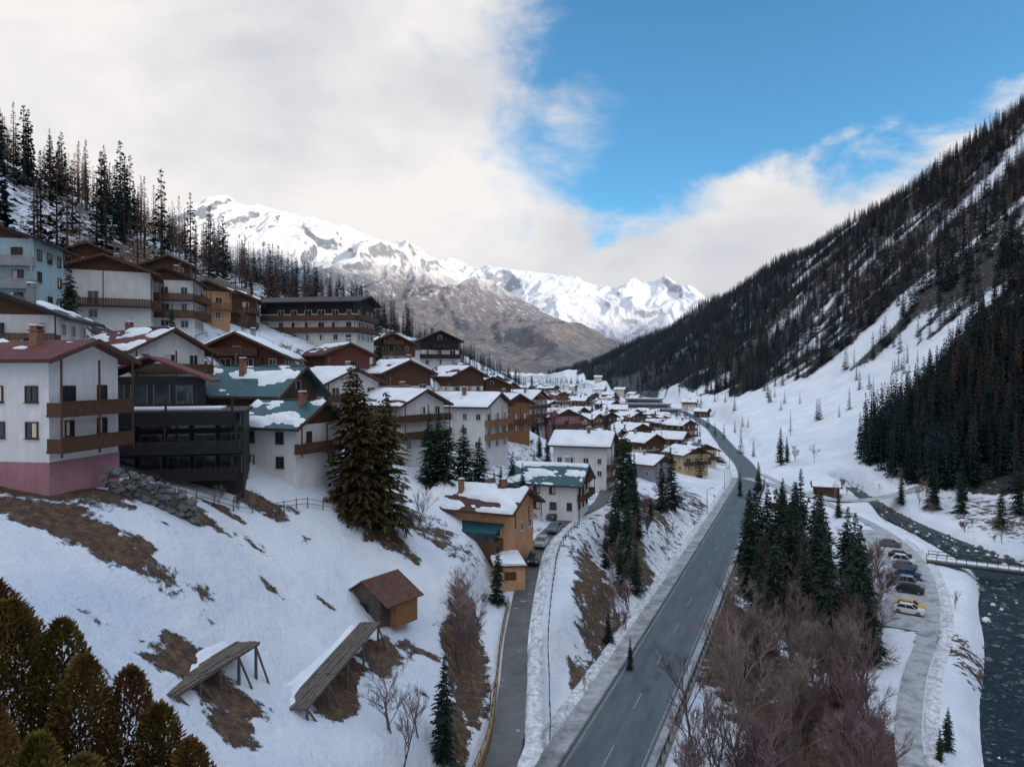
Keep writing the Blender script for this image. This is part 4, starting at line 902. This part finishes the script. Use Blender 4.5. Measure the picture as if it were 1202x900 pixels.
# instanced masses
def scatter(name,pts,src):
    me=bpy.data.meshes.new(name); me.from_pydata([tuple(p[:3]) for p in pts],[],[])
    a=me.attributes.new('scl','FLOAT_VECTOR','POINT'); b=me.attributes.new('rot','FLOAT_VECTOR','POINT')
    a.data.foreach_set('vector',np.array([(p[3]*R.uniform(.85,1.15),p[3]*R.uniform(.85,1.15),p[3]) for p in pts],dtype=np.float32).ravel())
    b.data.foreach_set('vector',np.array([(0,0,R.uniform(0,6.28)) for p in pts],dtype=np.float32).ravel())
    o=bpy.data.objects.new(name,me); COL.objects.link(o)
    ng=bpy.data.node_groups.new(name+'_nodes','GeometryNodeTree'); ng.interface.new_socket('Geometry',in_out='INPUT',socket_type='NodeSocketGeometry'); ng.interface.new_socket('Geometry',in_out='OUTPUT',socket_type='NodeSocketGeometry')
    N=ng.nodes; gi=N.new('NodeGroupInput'); go=N.new('NodeGroupOutput'); ip=N.new('GeometryNodeInstanceOnPoints'); oi=N.new('GeometryNodeObjectInfo'); oi.inputs['Object'].default_value=src; oi.inputs['As Instance'].default_value=True
    s=N.new('GeometryNodeInputNamedAttribute'); s.data_type='FLOAT_VECTOR'; s.inputs['Name'].default_value='scl'
    r=N.new('GeometryNodeInputNamedAttribute'); r.data_type='FLOAT_VECTOR'; r.inputs['Name'].default_value='rot'
    L=ng.links; L.new(gi.outputs[0],ip.inputs['Points']); L.new(oi.outputs['Geometry'],ip.inputs['Instance']); L.new(s.outputs['Attribute'],ip.inputs['Scale']); L.new(r.outputs['Attribute'],ip.inputs['Rotation']); L.new(ip.outputs[0],go.inputs[0])
    md=o.modifiers.new('instances','NODES'); md.node_group=ng; return o
rs=np.random.RandomState(21)
buckets=[[] for _ in range(5)]
def fill(x,y,z,larch,smin,smax):
    nzl=fbm(x/120+9,y/120,3)
    la=larch if isinstance(larch,np.ndarray) else np.full(len(x),larch)
    for a,b,c,q,l_ in zip(x,y,z,nzl,la):
        k=(3+R.randrange(2)) if R.random()<l_+q*.7 else R.randrange(3)
        buckets[k].append((a,b,c-.3,R.uniform(smin,smax)))
# right mountain: bare larches become more common towards the crest
n=42000; x=rs.uniform(110,620,n); y=120+rs.rand(n)**.85*2150; ok=forest_r(x,y)
g=gully(x,y); ok&=(g<.16+.12*rs.rand(n)); ok&=~((y<215)&(rs.rand(n)<.35))
x=x[ok];y=y[ok]; z=H(x,y); fill(x,y,z,.26+.30*sstep(90,260,z),.65,1.35)
# dense stand on the lower right
n=1300; x=rs.uniform(122,215,n); y=rs.uniform(205,330,n); ok=~inpoly(x,y,SNOWF); x=x[ok];y=y[ok]; fill(x,y,H(x,y),-.05,.8,1.35)
# left hill
n=3600; x=rs.uniform(-420,-40,n); y=rs.uniform(30,900,n); ok=forest_l(x,y)&(fbm(x/30,y/30,3)<.15)&~((y<260)&(rs.rand(n)<.2)); x=x[ok];y=y[ok]; fill(x,y,H(x,y),.60,.85,1.8)
n=800; x=rs.uniform(-60,20,n); y=rs.uniform(380,1300,n); ok=(x<-5+12*np.sin(y/60)); x=x[ok];y=y[ok]; fill(x,y,H(x,y),.2,.5,1.0)
# village greenery and valley floor
n=700; x=rs.uniform(-40,190,n); y=rs.uniform(225,1500,n); ok=(fbm(x/40,y/60,3)>.0)&(abs(x-np.interp(y,road[:,1],road[:,0]))>12)&(~inpoly(x,y,SNOWF)); ok&=np.array([not any(math.hypot(a-hx,b-hy)<hr*.9 for hx,hy,hr in HF) for a,b in zip(x,y)]); x=x[ok];y=y[ok]; fill(x,y,H(x,y),.35,.4,.95)
x=rs.uniform(100,240,260); y=rs.uniform(230,560,260); ok=inpoly(x,y,SNOWF)&(fbm(x/35,y/35,2)>.12); x=x[ok];y=y[ok]; fill(x,y,H(x,y),.2,.4,.85)
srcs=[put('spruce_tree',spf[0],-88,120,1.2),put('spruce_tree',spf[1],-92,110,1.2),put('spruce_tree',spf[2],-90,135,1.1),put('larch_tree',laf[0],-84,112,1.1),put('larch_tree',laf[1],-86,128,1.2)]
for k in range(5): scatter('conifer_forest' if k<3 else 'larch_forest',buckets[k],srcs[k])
print('TREES',[len(b) for b in buckets])

# ---------------------------------------------------------------- light, sky
SE=math.radians(17); SAZ=math.radians(115)
S=Vector((math.sin(SAZ)*math.cos(SE),math.cos(SAZ)*math.cos(SE),math.sin(SE)))
sd=bpy.data.lights.new('sun','SUN'); sd.energy=4.6; sd.angle=math.radians(.5); sd.color=(1,.84,.67)
so=bpy.data.objects.new('sun',sd); COL.objects.link(so); so.rotation_euler=S.to_track_quat('Z','Y').to_euler(); so.location=(300,-200,400)
w=bpy.data.worlds.new('World'); scene.world=w; w.use_nodes=True; nt=w.node_tree; N=nt.nodes; L=nt.links
bg=N['Background']; out=N['World Output']
sky=N.new('ShaderNodeTexSky'); sky.sky_type='NISHITA'; sky.sun_disc=False; sky.sun_elevation=SE; sky.sun_rotation=SAZ; sky.altitude=1300; sky.ozone_density=2.5; sky.dust_density=.6
tc=N.new('ShaderNodeTexCoord'); sp=N.new('ShaderNodeSeparateXYZ'); L.new(tc.outputs['Generated'],sp.inputs[0])
def mth(op,*a,clamp=False):
    n=N.new('ShaderNodeMath'); n.operation=op; n.use_clamp=clamp
    for i,v in enumerate(a):
        if isinstance(v,(int,float)): n.inputs[i].default_value=v
        else: L.new(v,n.inputs[i])
    return n.outputs[0]
az=mth('ARCTAN2',sp.outputs['X'],sp.outputs['Y']); el=mth('ARCSINE',sp.outputs['Z'])
mp=N.new('ShaderNodeMapping'); mp.inputs['Scale'].default_value=(1,1,1.7); L.new(tc.outputs['Generated'],mp.inputs[0])
def noise(s,d,r,off=0):
    n=N.new('ShaderNodeTexNoise'); n.inputs['Scale'].default_value=s; n.inputs['Detail'].default_value=d; n.inputs['Roughness'].default_value=r; n.inputs['Distortion'].default_value=.25
    if off:
        m=N.new('ShaderNodeMapping'); m.inputs['Location'].default_value=(off,off,off); L.new(mp.outputs[0],m.inputs[0]); L.new(m.outputs[0],n.inputs['Vector'])
    else: L.new(mp.outputs[0],n.inputs['Vector'])
    return n.outputs['Fac']
nz=noise(5.5,10,.57); nc=mth('SUBTRACT',nz,.5)
a=mth('SUBTRACT',mth('MULTIPLY_ADD',el,-.42,.20),az); m1_=mth('MULTIPLY_ADD',nc,.9,mth('MULTIPLY',a,2.0))
azc=mth('MINIMUM',mth('MAXIMUM',mth('SUBTRACT',az,.2),0.0),.5)
b_=mth('MULTIPLY',mth('SUBTRACT',mth('MULTIPLY_ADD',azc,.16,.24),el),6.0); m2_=mth('MULTIPLY_ADD',nc,1.7,b_)
m3_=mth('MULTIPLY_ADD',nc,1.0,mth('MULTIPLY',mth('SUBTRACT',el,.66),4.0))  # cloud cover added above the view to light the shaded valley
m4_=mth('MULTIPLY_ADD',nc,1.0,mth('MULTIPLY',mth('SUBTRACT',-.25,sp.outputs['Y']),2.5))  # more cloud added behind the camera, also as fill light
mm=mth('MAXIMUM',mth('MAXIMUM',m1_,m2_),mth('MAXIMUM',m3_,m4_))
sm=N.new('ShaderNodeMapRange'); sm.interpolation_type='SMOOTHSTEP'; sm.inputs['From Min'].default_value=-.10; sm.inputs['From Max'].default_value=.24; L.new(mm,sm.inputs['Value'])
cr=N.new('ShaderNodeValToRGB'); e=cr.color_ramp.elements; e[0].position=.34; e[0].color=(.58,.61,.67,1); e[1].position=.62; e[1].color=(.93,.90,.885,1)
L.new(noise(2.6,9,.55,3.3),cr.inputs[0])
# unseen clouds overhead, made brighter and cooler to lift the shaded valley
ov=N.new('ShaderNodeMapRange'); ov.inputs['From Min'].default_value=.55; ov.inputs['From Max'].default_value=.85; L.new(el,ov.inputs['Value'])
tint=N.new('ShaderNodeMix'); tint.data_type='RGBA'; L.new(ov.outputs[0],tint.inputs[0]); tint.inputs[6].default_value=(1,1,1,1); tint.inputs[7].default_value=(1.22,1.38,1.62,1)
cv=N.new('ShaderNodeVectorMath'); cv.operation='MULTIPLY'; L.new(cr.outputs[0],cv.inputs[0]); L.new(tint.outputs[2],cv.inputs[1])
skm=N.new('ShaderNodeMix'); skm.data_type='RGBA'; skm.blend_type='MULTIPLY'; skm.inputs[0].default_value=1; L.new(sky.outputs[0],skm.inputs[6]); skm.inputs[7].default_value=(.12,.21,.225,1)
mx=N.new('ShaderNodeMix'); mx.data_type='RGBA'; L.new(sm.outputs[0],mx.inputs[0]); L.new(skm.outputs[2],mx.inputs[6]); L.new(cv.outputs[0],mx.inputs[7])
L.new(mx.outputs[2],bg.inputs[0]); bg.inputs[1].default_value=1.0
# ---------------------------------------------------------------- camera
cd=bpy.data.cameras.new('camera'); cd.lens=24.95; cd.sensor_width=36; cd.clip_start=.5; cd.clip_end=40000
co=bpy.data.objects.new('camera',cd); COL.objects.link(co); co.location=(0,0,35); co.rotation_euler=(math.radians(90-.69),0,0); scene.camera=co
scene.view_settings.view_transform='Standard'; scene.view_settings.look='None'; scene.view_settings.exposure=0
